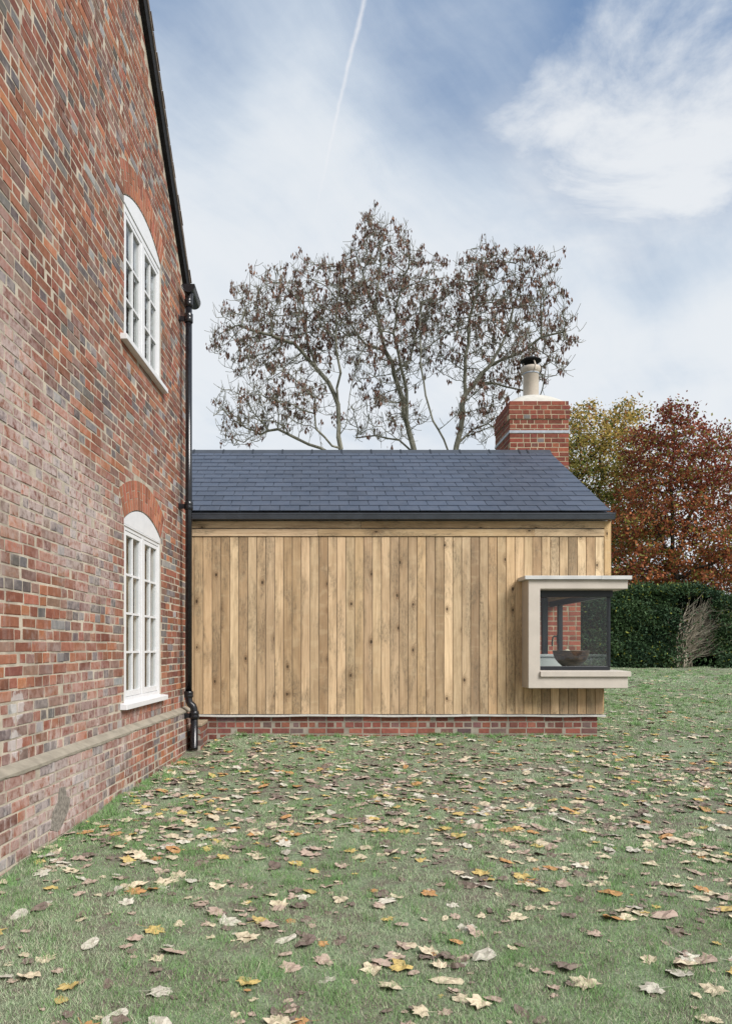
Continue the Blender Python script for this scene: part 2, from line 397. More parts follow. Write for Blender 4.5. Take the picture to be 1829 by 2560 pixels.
def fallen_leaf_material():
    m, t, p = material('fallen_leaf'); a = tint(t); g = pos(t)
    n = t.noise(g, 60, 4, 0.6); n2 = t.noise(g, 16, 3, 0.6)
    c = t.mix(t.math('MULTIPLY', t.step(n, 0.48, 0.72), 0.5), a.outputs['Color'], t.mix(0.75, a.outputs['Color'], (0.07, 0.045, 0.03, 1)))
    c = t.mix(t.math('MULTIPLY', t.step(n2, 0.5, 0.75), 0.3), c, (0.42, 0.36, 0.27, 1))
    t.put(p.inputs['Base Color'], c); p.inputs['Roughness'].default_value = 0.7; spec(p, 0.25)
    bump(t, p, n, 0.4, 0.004)
    return m
M_fallen = fallen_leaf_material()
def bark_material(name, c1, c2):
    m, t, p = material(name); g = pos(t)
    n = t.noise(t.mapping(g, (6, 6, 1.5)), 1.5, 5, 0.65)
    t.put(p.inputs['Base Color'], t.mix(t.step(n, 0.35, 0.68), (*c1, 1), (*c2, 1))); p.inputs['Roughness'].default_value = 0.95; spec(p, 0.1)
    bump(t, p, n, 0.6, 0.03)
    return m
M_ash = bark_material('ash_bark', (0.12, 0.115, 0.085), (0.27, 0.26, 0.21))
M_beech = bark_material('beech_bark', (0.035, 0.03, 0.025), (0.10, 0.09, 0.075))
M_dead = bark_material('dead_wood', (0.36, 0.31, 0.24), (0.52, 0.46, 0.37))

def ground_material():
    m, t, p = material('lawn_soil'); g = pos(t)
    n = t.noise(g, 1.6, 5, 0.65); f = t.noise(g, 28, 5, 0.7); n2 = t.noise(g, 7, 4, 0.65)
    c = t.mix(t.step(t.math('ADD', t.math('MULTIPLY', n, 0.5), t.math('MULTIPLY', n2, 0.5)), 0.40, 0.60), (0.165, 0.14, 0.115, 1), (0.20, 0.25, 0.155, 1))
    c = t.mix(t.math('MULTIPLY', t.step(f, 0.45, 0.7), 0.6), c, (0.28, 0.31, 0.21, 1))
    t.put(p.inputs['Base Color'], c); p.inputs['Roughness'].default_value = 0.95; spec(p, 0.1)
    bump(t, p, f, 0.8, 0.03)
    return m
M_ground = ground_material()

# ------------------------------------------------------------------ the ground
GD = [(-60, -.05), (2, -.02), (4, .0), (6, .04), (7.8, .10), (8.6, .19), (9.2, .25), (11, .37), (14, .54), (20, .82), (30, 1.0), (60, 1.0), (900, 1.0)]
_gx = np.array([a for a, _ in GD]); _gy = np.array([b for _, b in GD])
def gz(X, Y):
    X = np.asarray(X, float); Y = np.asarray(Y, float)
    z = (np.interp(Y - .35, _gx, _gy) + np.interp(Y, _gx, _gy) * 2 + np.interp(Y + .35, _gx, _gy)) / 4
    near = np.clip((40 - np.abs(Y)) / 20, 0, 1)
    corner = np.clip((X + 1.35) / 0.35, 0, 1) * 1.0                 # the ground lies lower round the foot of the downpipe
    dip = np.where((Y > 7.6) & (Y < 9.2) & (X < -1.0), (1 - corner) * .07, 0)
    return z - dip + near * (0.012 * np.sin(X * 2.3 + Y * 1.1) + 0.009 * np.sin(X * 5.1 - Y * 3.7 + 1.0) + 0.006 * np.sin(X * 9.7 + 2) * np.sin(Y * 8.3))
def grid_axis(lo, hi, fine_lo, fine_hi, st):
    a = list(np.arange(fine_lo, fine_hi, st)); x = fine_hi; d = st
    while x < hi: a.append(x); d *= 1.45; x += d
    a.append(hi); x = fine_lo; d = st; b = []
    while True:
        d *= 1.45; x -= d
        if x < lo: break
        b.append(x)
    return np.array([lo] + b[::-1] + a)
ax, ay = grid_axis(-600, 600, -4, 8, .12), grid_axis(-80, 900, 1.5, 21, .12)
GX, GY = np.meshgrid(ax, ay, indexing='xy'); nx, ny = len(ax), len(ay)
ii = (np.arange(ny - 1)[:, None] * nx + np.arange(nx - 1)[None, :]).ravel()
lawn = np_mesh('lawn', np.stack([GX.ravel(), GY.ravel(), gz(GX, GY).ravel()], 1), np.stack([ii, ii + 1, ii + nx + 1, ii + nx], 1), M_ground, smooth=True)
tag(lawn, 'green autumn lawn strewn with fallen leaves', 'lawn', kind='structure')

# ------------------------------------------------------------------ brick laying
def bq(P, u0, u1, z0, z1, xf, depth, c, j=0.003, bev=0.005):
    """one brick with softened front edges: P(u, z, x) maps to 3D, x is outward"""
    r = lambda: random.uniform(-j, j)
    fr = [(u0 + bev + r(), z0 + bev + r()), (u1 - bev + r(), z0 + bev + r()), (u1 - bev + r(), z1 - bev + r()), (u0 + bev + r(), z1 - bev + r())]
    md = [(u0, z0), (u1, z0), (u1, z1), (u0, z1)]
    tilt = random.uniform(-.002, .002)
    vs = [P(u, z, xf + (tilt if i in (0, 3) else -tilt)) for i, (u, z) in enumerate(fr)] + [P(u + r() * .5, z + r() * .5, xf - bev * 0.9) for u, z in md] + [P(u, z, xf - depth) for u, z in md]
    fs = [(0, 1, 2, 3)] + [(4 + i, 4 + (i + 1) % 4, (i + 1) % 4, i) for i in range(4)] + [(8 + i, 8 + (i + 1) % 4, 4 + (i + 1) % 4, 4 + i) for i in range(4)]
    return vs, fs, c

OLD = [((131, 80, 62), 34), ((144, 92, 70), 22), ((110, 67, 55), 18), ((156, 101, 72), 10), ((121, 95, 84), 17)]
GREY = [((104, 102, 102), 5), ((86, 82, 82), 3), ((136, 136, 136), 2)]
def pick(tab, hue=3.0, amp=.14):
    t_ = random.uniform(0, sum(q for _, q in tab))
    for c, q in tab:
        t_ -= q
        if t_ <= 0: break
    k = random.uniform(1 - amp, 1 + amp); c = srgb(*[min(255, v * k + random.uniform(-hue, hue)) for v in c])
    return (*c, random.random())
def old_tint(header):
    return pick(GREY) if random.random() < (.24 if header else .09) else pick(OLD)
NEW = [((124, 60, 50), 6), ((134, 68, 56), 4), ((110, 54, 48), 4), ((112, 70, 66), 2)]
def new_tint(header=False):
    return pick(NEW)

# ------------------------------------------------------------------ the brick house on the left
TH = math.atan(109 / F); AW = -2.09
house = empty('brick_house', (AW, 0, 0), -TH)
tag(house, 'old red and grey brick gable wall with two white arched windows', 'house')
HP = lambda u, z, x: (x, u, z)
HEND = 8.74                                                # far end of the gable wall
VF, VZ, VS = 8.60, 5.74, 1.049                             # foot and slope of the verge
URIDGE = 3.6
def verge_z(u): return VZ + VS * (VF - u) if u > URIDGE else VZ + VS * (VF - URIDGE) - VS * (URIDGE - u)
WU0, WU1 = 6.45, 7.65; WM = (WU0 + WU1) / 2
WINS = [dict(sill=.79, gl0=.915, gl1=2.335, spring=2.47, rows=4), dict(sill=4.06, gl0=4.14, gl1=5.21, spring=5.37, rows=3)]
RI, RISE, RING = 1.205, .16, .275
ANG = math.asin(.6 / RI)
def arc_c(wn): return wn['spring'] + RISE - RI
def hole(wn, n=14):
    pts = [(WU0, wn['sill']), (WU1, wn['sill'])]
    for k in range(n + 1):
        a = ANG - 2 * ANG * k / n
        pts.append((WM + RI * math.sin(a), arc_c(wn) + RI * math.cos(a)))
    return pts
outer = [(-1.4, -.5), (HEND, -.5), (HEND, VZ - .1), (VF, VZ), (URIDGE, verge_z(URIDGE)), (-1.4, verge_z(-1.4))]
loops = [outer] + [hole(wn)[::-1] for wn in WINS]
flat = [p for lp in loops for p in lp]
tris = tessellate_polygon([[Vector((u, z, 0)) for u, z in lp] for lp in loops])
mb = MB(); XM = -.0016
vs = [(XM, u, z) for u, z in flat]
fs = []
for tr_ in tris:
    a, b, c = [Vector((0, *flat[i])) for i in tr_]
    fs.append(tuple(tr_) if (b - a).cross(c - a).x > 0 else tuple(tr_[::-1]))
mb.add(vs, fs)
for wn in WINS:                                            # window reveals
    h = hole(wn); n = len(h)
    mb.add([(XM, u, z) for u, z in h] + [(-.16, u, z) for u, z in h], [(i, n + i, n + (i + 1) % n, (i + 1) % n) for i in range(n)])
mb.add([(XM, HEND, -.5), (-7, HEND, -.5), (-7, HEND, VZ - .1), (XM, HEND, VZ - .1)], [(0, 1, 2, 3)])     # the far end wall
mb.build('wall', M_mortar, house)

def blocked(z0, z1):
    """stretches of a course taken up by a window or its arch"""
    out = []
    zm = (z0 + z1) / 2
    for wn in WINS:
        s_, c_ = wn['spring'], arc_c(wn); ro = RI + RING
        top_skew = c_ + ro * math.cos(ANG)
        if z1 > wn['sill'] + .01 and z0 < s_ - .03: out.append((WU0 - .004, WU1 + .004))
        elif zm >= s_ - .03 and zm < top_skew:
            hw = (zm - c_) * math.tan(ANG); out.append((WM - hw - .006, WM + hw + .006))
        elif zm >= top_skew and z0 < c_ + ro - .012:
            hw = math.sqrt(max(0, ro * ro - (max(z0, top_skew) + .012 - c_) ** 2)); out.append((WM - hw - .006, WM + hw + .006))
        elif zm < wn['sill'] and zm > wn['sill'] - .125 and wn['rows'] == 4: out.append((WU0 - .05, WU1 + .05))
    return out

bricks = []                                                # (area in the photograph, verts, faces, tint)
def house_px(u, z, x=0.0):
    p = Vector((AW, 0, 0)) + Matrix.Rotation(-TH, 3, 'Z') @ Vector((x, u, z))
    return PX + F * p.x / p.y, PY - F * (p.z - CZ) / p.y
def lay_course(i, z0, z1, ua, ub, xf, blocks, topfn=None):
    u = ua - random.uniform(0, .2); head = i % 2 == 0
    while u < ub:
        hdr = (random.random() < .80) if head else (random.random() < .22)
        L = random.uniform(.100, .112) if hdr else random.uniform(.208, .228)
        a, b = max(u, ua), min(u + L, ub); u += L + random.uniform(.006, .012)
        segs = [(a, b)]
        for (q0, q1) in blocks:
            nx_ = []
            for (s0, s1) in segs:
                if s1 <= q0 or s0 >= q1: nx_.append((s0, s1)); continue
                if s0 < q0: nx_.append((s0, q0))
                if s1 > q1: nx_.append((q1, s1))
            segs = nx_
        for s0, s1 in segs:
            if s1 - s0 < .03: continue
            if topfn and z1 > topfn(s1) - .02: continue
            wob = .0025 * math.sin(s0 * 1.7 + z0 * 3)
            vs, fs, c = bq(HP, s0, s1, z0 + wob + random.uniform(-.002, .002), z1 + wob + random.uniform(-.002, .002), xf + random.uniform(-.001, .003), .05, old_tint(s1 - s0 < .13), .0045, .0048)
            x0_, y0_ = house_px(s0, z0); x1_, y1_ = house_px(s1, z1); xm, ym = (x0_ + x1_) / 2, (y0_ + y1_) / 2
            area = abs(x1_ - x0_) * abs(F * (z1 - z0) / s0) if (0 < xm < 470 and 0 < ym < 2200) else 0
            bricks.append((area, vs, fs, c))
CH = .0752
n0 = 0
zc = .605
while zc < 11:
    if zc > verge_z(URIDGE): break
    lay_course(n0, zc, zc + CH - .009, 1.9, HEND, .0, blocked(zc, zc + CH), verge_z); zc += CH; n0 += 1
zc = .555 - CH + .004; n0 = 1
while zc > -.30:
    lay_course(n0, zc, zc + CH - .011, 1.9, HEND - .02, .070, []); zc -= CH; n0 += 1
mb = MB().box(-.02, .0684, -1.4, HEND - .022, -.5, .556).build('plinth_core', M_mortar, house)
bricks.sort(key=lambda b: -b[0])
for a, vs, fs, c in bricks[:300]:
    MB().add(vs, fs, c).build('brick', M_brick, house)
mb = MB()
for a, vs, fs, c in bricks[300:]: mb.add(vs, fs, c)
tag(mb.build('brickwork', M_brick, house), kind='stuff')

# sloping mortar weathering along the top of the plinth, its lower edge ragged
mb = MB(); n = 260; vs = []; fs = []; rg_ = 0.0
for k in range(n + 1):
    u = 1.9 + (HEND - .02 - 1.9) * k / n; rg_ = .9 * rg_ + random.uniform(-.0035, .0035); rg = rg_
    vs += [(.002, u, .609), (.045, u, .590), (.078, u, .570), (.0775, u, .553 + rg), (.06, u, .553 + rg)]
for k in range(n):
    for q in range(4): a = k * 5 + q; fs.append((a, a + 1, a + 6, a + 5))
mb.add(vs, fs).build('weathering', M_ledge, house)
# an old cement patch low on the plinth
pu, pz = 4.90, .20
pts = [(pu - .16, pz - .09), (pu - .05, pz - .13), (pu + .02, pz - .11), (pu + .13, pz - .03), (pu + .17, pz + .05), (pu + .10, pz + .08), (pu + .08, pz + .15), (pu - .02, pz + .16), (pu - .05, pz + .07), (pu - .13, pz + .02)]
MB().prism(pts, 'x', .05, .0745).build('cement_patch', M_cement, house)

# arches of rubbed brick and the windows
ARCH = [((156, 98, 74), 5), ((146, 88, 68), 4), ((166, 108, 84), 3)]
for wi, wn in enumerate(WINS):
    c_ = arc_c(wn); N = 17
    for k in range(N):
        a0 = -ANG + 2 * ANG * k / N + .0058; a1 = -ANG + 2 * ANG * (k + 1) / N - .0058
        cut = RING * (.40 if k % 2 else .66)
        for r0, r1 in ((RI + .003, RI + cut - .004), (RI + cut + .004, RI + RING)):
            q = [(WM + r_ * math.sin(a), c_ + r_ * math.cos(a)) for r_, a in ((r0, a0), (r0, a1), (r1, a1), (r1, a0))]
            x = .0012 + random.uniform(-.0012, .0012)
            vs = [(x, u, z) for u, z in q] + [(-.07, u, z) for u, z in q]
            MB().add(vs, [(0, 1, 2, 3), (4, 5, 1, 0), (5, 6, 2, 1), (6, 7, 3, 2), (7, 4, 0, 3)], pick(ARCH)).build('arch_brick', M_brick_new, house)
    if wi == 0:
        u = WU0 - .045
        while u < WU1 + .03:
            vs, fs, c = bq(HP, u, u + .056, wn['sill'] - .118, wn['sill'] - .03, .004, .05, pick(ARCH), .002, .004)
            MB().add(vs, fs, c).build('sill_brick', M_brick, house); u += .068
    # window: frame is the part, the rest hangs under it
    fr = MB(); f0, f1 = WU0 + .004, WU1 - .004; s0 = wn['sill'] + .02
    XF = -.010; GLX = -.034
    fr.box(-.11, XF, f0, f0 + .055, s0, wn['spring']); fr.box(-.11, XF, f1 - .055, f1, s0, wn['spring'])
    fr.box(-.11, XF, f0 + .055, f1 - .055, s0, s0 + .05)
    fr.box(-.11, XF - .001, WM - .032, WM + .032, s0 + .05, wn['gl1'] + .04)
    fr.box(-.11, XF - .001, f0 + .055, f1 - .055, wn['gl1'] + .04, wn['spring'] - .045)
    fo = fr.build('window', M_white, house, bevel=.003)
    fo['label'] = 'white casement window with arched head, ' + ('lower storey' if wi == 0 else 'upper storey')
    tp = [(f0, wn['spring'] - .043), (f1, wn['spring'] - .043)]
    for k in range(15):
        a = ANG - 2 * ANG * k / 14; tp.append((WM + (RI - .006) * math.sin(a) * .994, c_ + (RI - .008) * math.cos(a)))
    MB().prism(tp, 'x', -.10, -.006).build('arched_head', M_white, fo)
    MB().box(-.10, -.002, f0 + .01, f1 - .01, wn['spring'] - .062, wn['spring'] - .047).build('head_moulding', M_white, fo, bevel=.003)
    MB().prism([(-.10, wn['sill'] - .03), (.060, wn['sill'] - .03), (.060, wn['sill'] + .018), (-.10, wn['sill'] + .04)], 'y', -(WU0 - .10), -(WU1 + .075)).build('sill', M_white, fo, bevel=.004)
    so = fo.children[-1]; so.scale = (1, -1, 1)
    for (c0_, c1_) in ((f0 + .058, WM - .034), (WM + .034, f1 - .058)):
        g0, g1 = wn['gl0'], wn['gl1']; st = .045
        sa = MB()
        sa.box(-.075, -.016, c0_, c0_ + st, s0 + .053, g1 + .037); sa.box(-.075, -.016, c1_ - st, c1_, s0 + .053, g1 + .037)
        sa.box(-.075, -.016, c0_ + st, c1_ - st, s0 + .053, g0); sa.box(-.075, -.016, c0_ + st, c1_ - st, g1, g1 + .037)
        sa.build('sash', M_white, fo, bevel=.002)
        mid_ = (c0_ + c1_) / 2
        MB().box(-.060, -.021, mid_ - .010, mid_ + .010, g0, g1).build('glazing_bar', M_white, fo)
        rh = (g1 - g0) / wn['rows']
        for r_ in range(wn['rows']):
            if r_:
                for (b0, b1) in ((c0_ + st, mid_ - .010), (mid_ + .010, c1_ - st)):
                    MB().box(-.058, -.0225, b0, b1, g0 + rh * r_ - .010, g0 + rh * r_ + .010).build('glazing_bar', M_white, fo)
            for (b0, b1) in ((c0_ + st, mid_ - .010), (mid_ + .010, c1_ - st)):
                z0, z1 = g0 + rh * r_ + (.010 if r_ else 0), g0 + rh * (r_ + 1) - (.010 if r_ < wn['rows'] - 1 else 0)
                tl = random.uniform(-.0012, .0012)
                MB().add([(GLX + tl, b0, z0), (GLX - tl, b1, z0), (GLX - tl, b1, z1), (GLX + tl, b0, z1)], [(0, 1, 2, 3)]).build('pane', M_glass, fo)
    # the room behind
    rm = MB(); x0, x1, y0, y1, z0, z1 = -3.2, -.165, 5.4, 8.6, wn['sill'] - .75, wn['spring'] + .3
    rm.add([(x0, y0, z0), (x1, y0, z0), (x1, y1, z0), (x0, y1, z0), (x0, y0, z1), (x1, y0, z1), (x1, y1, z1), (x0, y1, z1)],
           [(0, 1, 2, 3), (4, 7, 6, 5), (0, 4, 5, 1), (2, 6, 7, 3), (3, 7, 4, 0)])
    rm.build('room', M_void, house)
    if wi == 0:                                            # linen curtains drawn behind each casement
        for (c0_, c1_) in ((f0 + .05, WM - .08), (WM + .01, f1 - .10)):
            n = 70; vs = []
            for k in range(n + 1):
                u = c0_ + (c1_ - c0_) * k / n; x = -.20 + .028 * math.sin(k * .62) + .012 * math.sin(k * 1.7 + 1)
                vs += [(x, u, wn['sill'] + .02), (x, u, wn['spring'] + .02)]
            cu = MB().add(vs, [(2 * k, 2 * k + 2, 2 * k + 3, 2 * k + 1) for k in range(n)]).build('curtain', M_curtain, None, smooth=True)
            cu.parent = house; cu['label'] = 'cream linen curtain behind the lower window'

# verge and roof
vd = Vector((0, -1, VS)).normalized(); vn = Vector((0, VS, 1)).normalized()
def roof_box(name, mat, xa, xb, t0, t1, h0, h1, bevel=0):
    o = Vector((0, VF, VZ)); m_ = MB(); vs = []
    for x in (xa, xb):
        for t_, h in ((t0, h0), (t1, h0), (t1, h1), (t0, h1)):
            p = o + vd * t_ + vn * h; vs.append((x, p.y, p.z))
    m_.add(vs, [(0, 1, 2, 3), (7, 6, 5, 4), (0, 4, 5, 1), (1, 5, 6, 2), (2, 6, 7, 3), (3, 7, 4, 0)])
    return m_.build(name, mat, house, bevel=bevel)
LEN = (VF - URIDGE) / abs(vd.y)
roof_box('roof', M_tile_edge, -6.5, .062, -.12, LEN, .07, .10)
roof_box('verge_board', M_mastic, -.02, .050, -.10, LEN, -.055, .07)
for k in range(46):                                        # ragged tile ends along the verge
    t0 = -.11 + k * .155
    if t0 < LEN: roof_box('verge_tile', M_tile_edge, -.12, .066 + random.uniform(-.006, .010), t0, t0 + .15, .100 + .0, .118 + random.uniform(-.002, .004))
MB().add([(-6.5, URIDGE, verge_z(URIDGE) + .1), (.06, URIDGE, verge_z(URIDGE) + .1), (.06, -1.6, verge_z(-1.6) + .1), (-6.5, -1.6, verge_z(-1.6) + .1)], [(0, 1, 2, 3)]).build('roof', M_tile_edge, house)

# ------------------------------------------------------------------ downpipe and its short gutter
DP = 8.42
def dpx(x, D=DP): return (x - PX) * D / F
def dpz(y, D=DP): return CZ + (PY - y) * D / F
pipe = empty('rain_downpipe', (dpx(472), DP, .1)); tag(pipe, 'black cast iron downpipe with swan neck at the corner of the brick house', 'downpipe')
def pl(p): return (p[0] - dpx(472), p[1] - DP, p[2] - .1)
xu, xl = dpx(472), dpx(486)
def ring_(z, x, r_, h, name='collar'):
    MB().lathe([(r_ * .9, z - h / 2), (r_, z - h / 2 + .006), (r_, z - .008), (r_ * .95, z), (r_, z + .008), (r_, z + h / 2 - .006), (r_ * .9, z + h / 2)], (x - xu, 0), 20).build(name, M_iron, pipe, smooth=True).location.z = -.1
MB().tube([pl((xu, DP, dpz(1738))), pl((xu, DP, dpz(745)))], .0385, 20).build('pipe', M_iron, pipe, smooth=True)
sw = [(xu, dpz(1733)), (xu, dpz(1746)), (xu + .004, dpz(1752)), (xu + .016, dpz(1759)), (xl - .016, dpz(1765)), (xl - .004, dpz(1772)), (xl, dpz(1779)), (xl, dpz(1790))]
MB().tube([pl((a, DP, b)) for a, b in sw], .043, 20).build('swan_neck', M_iron, pipe, smooth=True)
MB().tube([pl((xl, DP, dpz(1788))), pl((xl, DP, dpz(1868))), pl((xl, DP - .01, dpz(1873)))], .0435, 20).build('shoe', M_iron, pipe, smooth=True)
for y, x, r_, h in ((1736, xu, .055, .075), (1787, xl, .056, .085), (1265, xu, .050, .095), (796, xu, .050, .105), (757, xu, .049, .08)): ring_(dpz(y), x, r_, h)
for y, x in ((1789, xl), (1266, xu), (797, xu)):
    wallx = AW + TH * DP + (.07 if y > 1700 else 0)
    b = MB(); b.box(wallx - x, -.03, -.014, .014, -.028, .028); b.box(wallx - x, wallx - x + .012, -.05, .05, -.03, .03)
    o = b.build('bracket', M_iron, pipe, bevel=.004); o.location = (x - xu, 0, dpz(y) - .1)
ob = MB().tube([(0, 0, dpz(768) - .1), (.004, 0, dpz(752) - .1), (.006, 0, dpz(735) - .1), (.004, .01, dpz(722) - .1)], [.047, .044, .052, .056], 20).build('outlet', M_iron, pipe, smooth=True)
gl, gr_, gt = dpx(455, 8.34), dpx(487, 8.34), dpz(709, 8.34)
gc, gr2 = (gl + gr_) / 2, (gr_ - gl) / 2
pr = [(gc + gr2 * math.cos(math.pi + math.pi * k / 16), gt - .02 + gr2 * 1.05 * math.sin(math.pi + math.pi * k / 16)) for k in range(17)]
prof = pr + [(gr_, gt), (gl, gt)]
gb = MB().prism([(a - xu, b - .1) for a, b in prof], 'y', 8.78 - DP, 8.34 - DP).build('gutter', M_iron, pipe, bevel=.004)
rim = pr[::1]
MB().tube([(a - xu, 8.333 - DP, b - .1) for a, b in pr], .007, 8).build('gutter_lip', M_iron, pipe, smooth=True)

# ------------------------------------------------------------------ the timber extension
DB = 8.911                                                 # face of the boards
SB = F / DB
ext = empty('timber_extension', (1.0, DB, .25)); tag(ext, 'oak clad extension with dark slate roof and corner window', 'building')
E0 = Vector((1.0, DB, .25))
def ebuild(mb, name, mat, parent=None, **k):
    mb.v = [(x - E0.x, y - E0.y, z - E0.z) for x, y, z in mb.v]
    return mb.build(name, mat, parent or ext, **k)
ex = lambda x: (x - PX) / SB
ez = lambda y: CZ + (PY - y) / SB
XL, XR = -2.35, ex(1526)                                   # ends of the extension
BT, BBOT = ez(1342), ez(1785)
BACK = 13.45
# structure behind the boards, with the corner window left open
WX0, WZ0, WZ1 = 2.70, 1.03, 2.02
GX1 = XR - .04                                             # gable plane
core = MB()
core.box(XL, WX0, DB + .03, DB + .20, .458, 2.98); core.box(WX0, XR - .03, DB + .03, DB + .20, WZ1, 2.98); core.box(WX0, XR - .165, DB + .03, DB + .20, .458, WZ0)
ebuild(core, 'wall', M_plaster)
RY, RZ = 11.16, 4.33                                       # ridge
def roof_z(y): return 2.985 + (RZ - 2.985) * (y - 8.86) / (RY - 8.86) if y < RY else RZ - (RZ - 2.985) * (y - RY) / (RY - 8.86)
gab = MB()
gx0, gx1 = XR - .20, XR - .001
gab.box(gx0, gx1 - .1, DB + .21, 11.05, .2, .49); gab.box(gx0, gx1, DB + .21, 11.05, .492, WZ0); gab.box(gx0, gx1, DB + .21, 11.05, WZ1, 2.9); gab.box(gx0, gx1, 11.05, BACK, .492, 2.9); gab.box(gx0, gx1 - .1, 11.05, BACK, .2, .49)
gab.prism([(DB + .21, 2.902), (BACK, 2.902), (RY, RZ - .06)], 'x', gx0, gx1)
for i in range(len(gab.c)): gab.c[i] = (*srgb(190, 155, 112), .3)
ebuild(gab, 'gable_wall', M_oak)
# back wall with a wide open gap added for daylight, room floor and ceiling
inn = MB(); inn.box(XL, -1.6, BACK - .2, BACK, .2, 2.98); inn.box(2.9, gx0 - .002, BACK - .2, BACK, .2, 2.98); inn.box(-1.6, 2.9, BACK - .2, BACK, 2.62, 2.98)
inn.box(XL, gx0 - .002, DB + .202, BACK - .202, .1, .35); inn.box(XL, gx0 - .002, DB + .202, BACK - .202, 2.70, 2.76)
ebuild(inn, 'inner_wall', M_plaster)
# oak boards
OAKC = [((203, 176, 140), 5), ((195, 167, 131), 5), ((210, 185, 150), 4), ((182, 154, 120), 3), ((201, 175, 141), 4), ((172, 148, 119), 3)]
def board(x0, x1, z0, z1, y0=DB, th=.022, name='board', horiz=False, tintc=None):
    c = tintc or pick(OAKC, 1.0, .10); yo = random.uniform(-.0015, .0015)
    m_ = MB(); bv = .003
    if horiz:
        L, H = x1 - x0, z1 - z0
        m_.add([(-H / 2 + bv, yo, 0), (H / 2 - bv, yo, 0), (H / 2 - bv, yo, L), (-H / 2 + bv, yo, L), (-H / 2, yo + bv, 0), (H / 2, yo + bv, 0), (H / 2, yo + bv, L), (-H / 2, yo + bv, L),
                (-H / 2, th, 0), (H / 2, th, 0), (H / 2, th, L), (-H / 2, th, L)],
               [(0, 1, 2, 3), (4, 5, 1, 0), (5, 6, 2, 1), (6, 7, 3, 2), (7, 4, 0, 3), (8, 9, 5, 4), (9, 10, 6, 5), (10, 11, 7, 6), (11, 8, 4, 7)], c)
        o = m_.build(name, M_oak, ext); o.location = (x0 - E0.x, y0 - E0.y, (z0 + z1) / 2 - E0.z); o.rotation_euler = (0, R(90), 0)
    else:
        W_, H = x1 - x0, z1 - z0
        m_.add([(-W_ / 2 + bv, yo, 0), (W_ / 2 - bv, yo, 0), (W_ / 2 - bv, yo, H), (-W_ / 2 + bv, yo, H), (-W_ / 2, yo + bv, 0), (W_ / 2, yo + bv, 0), (W_ / 2, yo + bv, H), (-W_ / 2, yo + bv, H),
                (-W_ / 2, th, 0), (W_ / 2, th, 0), (W_ / 2, th, H), (-W_ / 2, th, H)],
               [(0, 1, 2, 3), (4, 5, 1, 0), (5, 6, 2, 1), (6, 7, 3, 2), (7, 4, 0, 3), (8, 9, 5, 4), (9, 10, 6, 5), (10, 11, 7, 6), (11, 8, 4, 7)], c)
        o = m_.build(name, M_oak, ext); o.location = ((x0 + x1) / 2 - E0.x, y0 - E0.y, z0 - E0.z)
    return o
BOXX0, BOXX1 = 2.564, 3.757
BOXZ0, BOXZ1 = .826, 2.13
x = ex(1508.6) - .003
while x > XL:
    pitch = .1101 + random.uniform(-.0012, .0012); a = max(x - pitch + .0055, XL - .02); b = x
    if b > BOXX0 + .03:
        board(a, b, BOXZ1 + .02, BT - .002); board(a, min(b, ex(1505.6)), BBOT, BOXZ0 + .05)
    else: board(a, b, BBOT, BT - .002)
    x -= pitch
board(ex(1508.6) + .002, XR, BOXZ1 + .02, ez(1303), y0=DB - .004, th=.03, name='corner_board', tintc=(*srgb(206, 174, 128), .77))
for (x0, x1, y0, y1) in ((XL, ex(902), 1303, 1320), (ex(902) + .003, ex(1508.6), 1303, 1320), (XL, ex(794), 1323, 1341), (ex(794) + .003, ex(1335), 1323, 1341), (ex(1335) + .002, ex(1508.6), 1323, 1341)):
    board(x0, x1, ez(y1), ez(y0), y0=DB - .012, th=.034, name='rail', horiz=True, tintc=pick(OAKC[:3], 1.0, .04))
# drip strip under the boards
n = 60; vs = []
for k in range(n + 1):
    X_ = XL + (ex(1512) - XL) * k / n; zz = ez(1789) + .004 * math.sin(k * .31) + .002 * math.sin(k * .9)
    vs += [(X_, DB - .022, zz - .011), (X_, DB - .024, zz + .008), (X_, DB + .03, zz + .012), (X_, DB + .03, zz - .008)]
m_ = MB().add(vs, [(4 * k + q, 4 * k + (q + 1) % 4, 4 * k + 4 + (q + 1) % 4, 4 * k + 4 + q) for k in range(n) for q in range(4)] + [(3, 2, 1, 0), (4 * n, 4 * n + 1, 4 * n + 2, 4 * n + 3)])
ebuild(m_, 'drip_strip', M_strip)
# brick plinth
PY0 = DB + .028; PXR = ex(1494)
pc = MB().box(XL, PXR - .003, PY0 + .002, PY0 + .3, -.1, ez(1793)); plinth = ebuild(pc, 'plinth', M_mortar_plinth)
EP = lambda u, z, x_: (u - E0.x, PY0 - x_ - E0.y, z - E0.z)
PLT = [((128, 78, 66), 6), ((116, 70, 62), 5), ((138, 86, 72), 4), ((112, 82, 78), 2), ((104, 88, 86), 1)]
def lay_new(P, parent, u0, u1, zlist, kind, tints, xf=.0, depth=.10, ch=.0752, j=.0016, name='brick', mat=None, first=0.0, sink=None):
    for i, z0 in enumerate(zlist):
        u = u0 - (first if i % 2 == 0 else .1125 * (.5 if kind == 'mix' else 1))
        hd = kind[i % len(kind)] if not isinstance(kind, str) else None
        k = 0
        while u < u1 - .02:
            h_ = hd if hd else random.choice('SSHHSH')
            L = .2145 if h_ == 'S' else .102
            a, b = max(u, u0), min(u + L, u1); u += L + .011
            if u1 - b < .05: b = u1; u = u1 + 1
            if b - a < .03: continue
            vs, fs, c = bq(P, a, b, z0, z0 + ch - .0115, xf + random.uniform(-.0015, .0015), depth, pick(tints), j, .004)
            if sink is None: MB().add(vs, fs, c).build(name, mat or M_brick_new, parent)
            else: sink.add(vs, fs, c)
            k += 1
ztop = ez(1793)
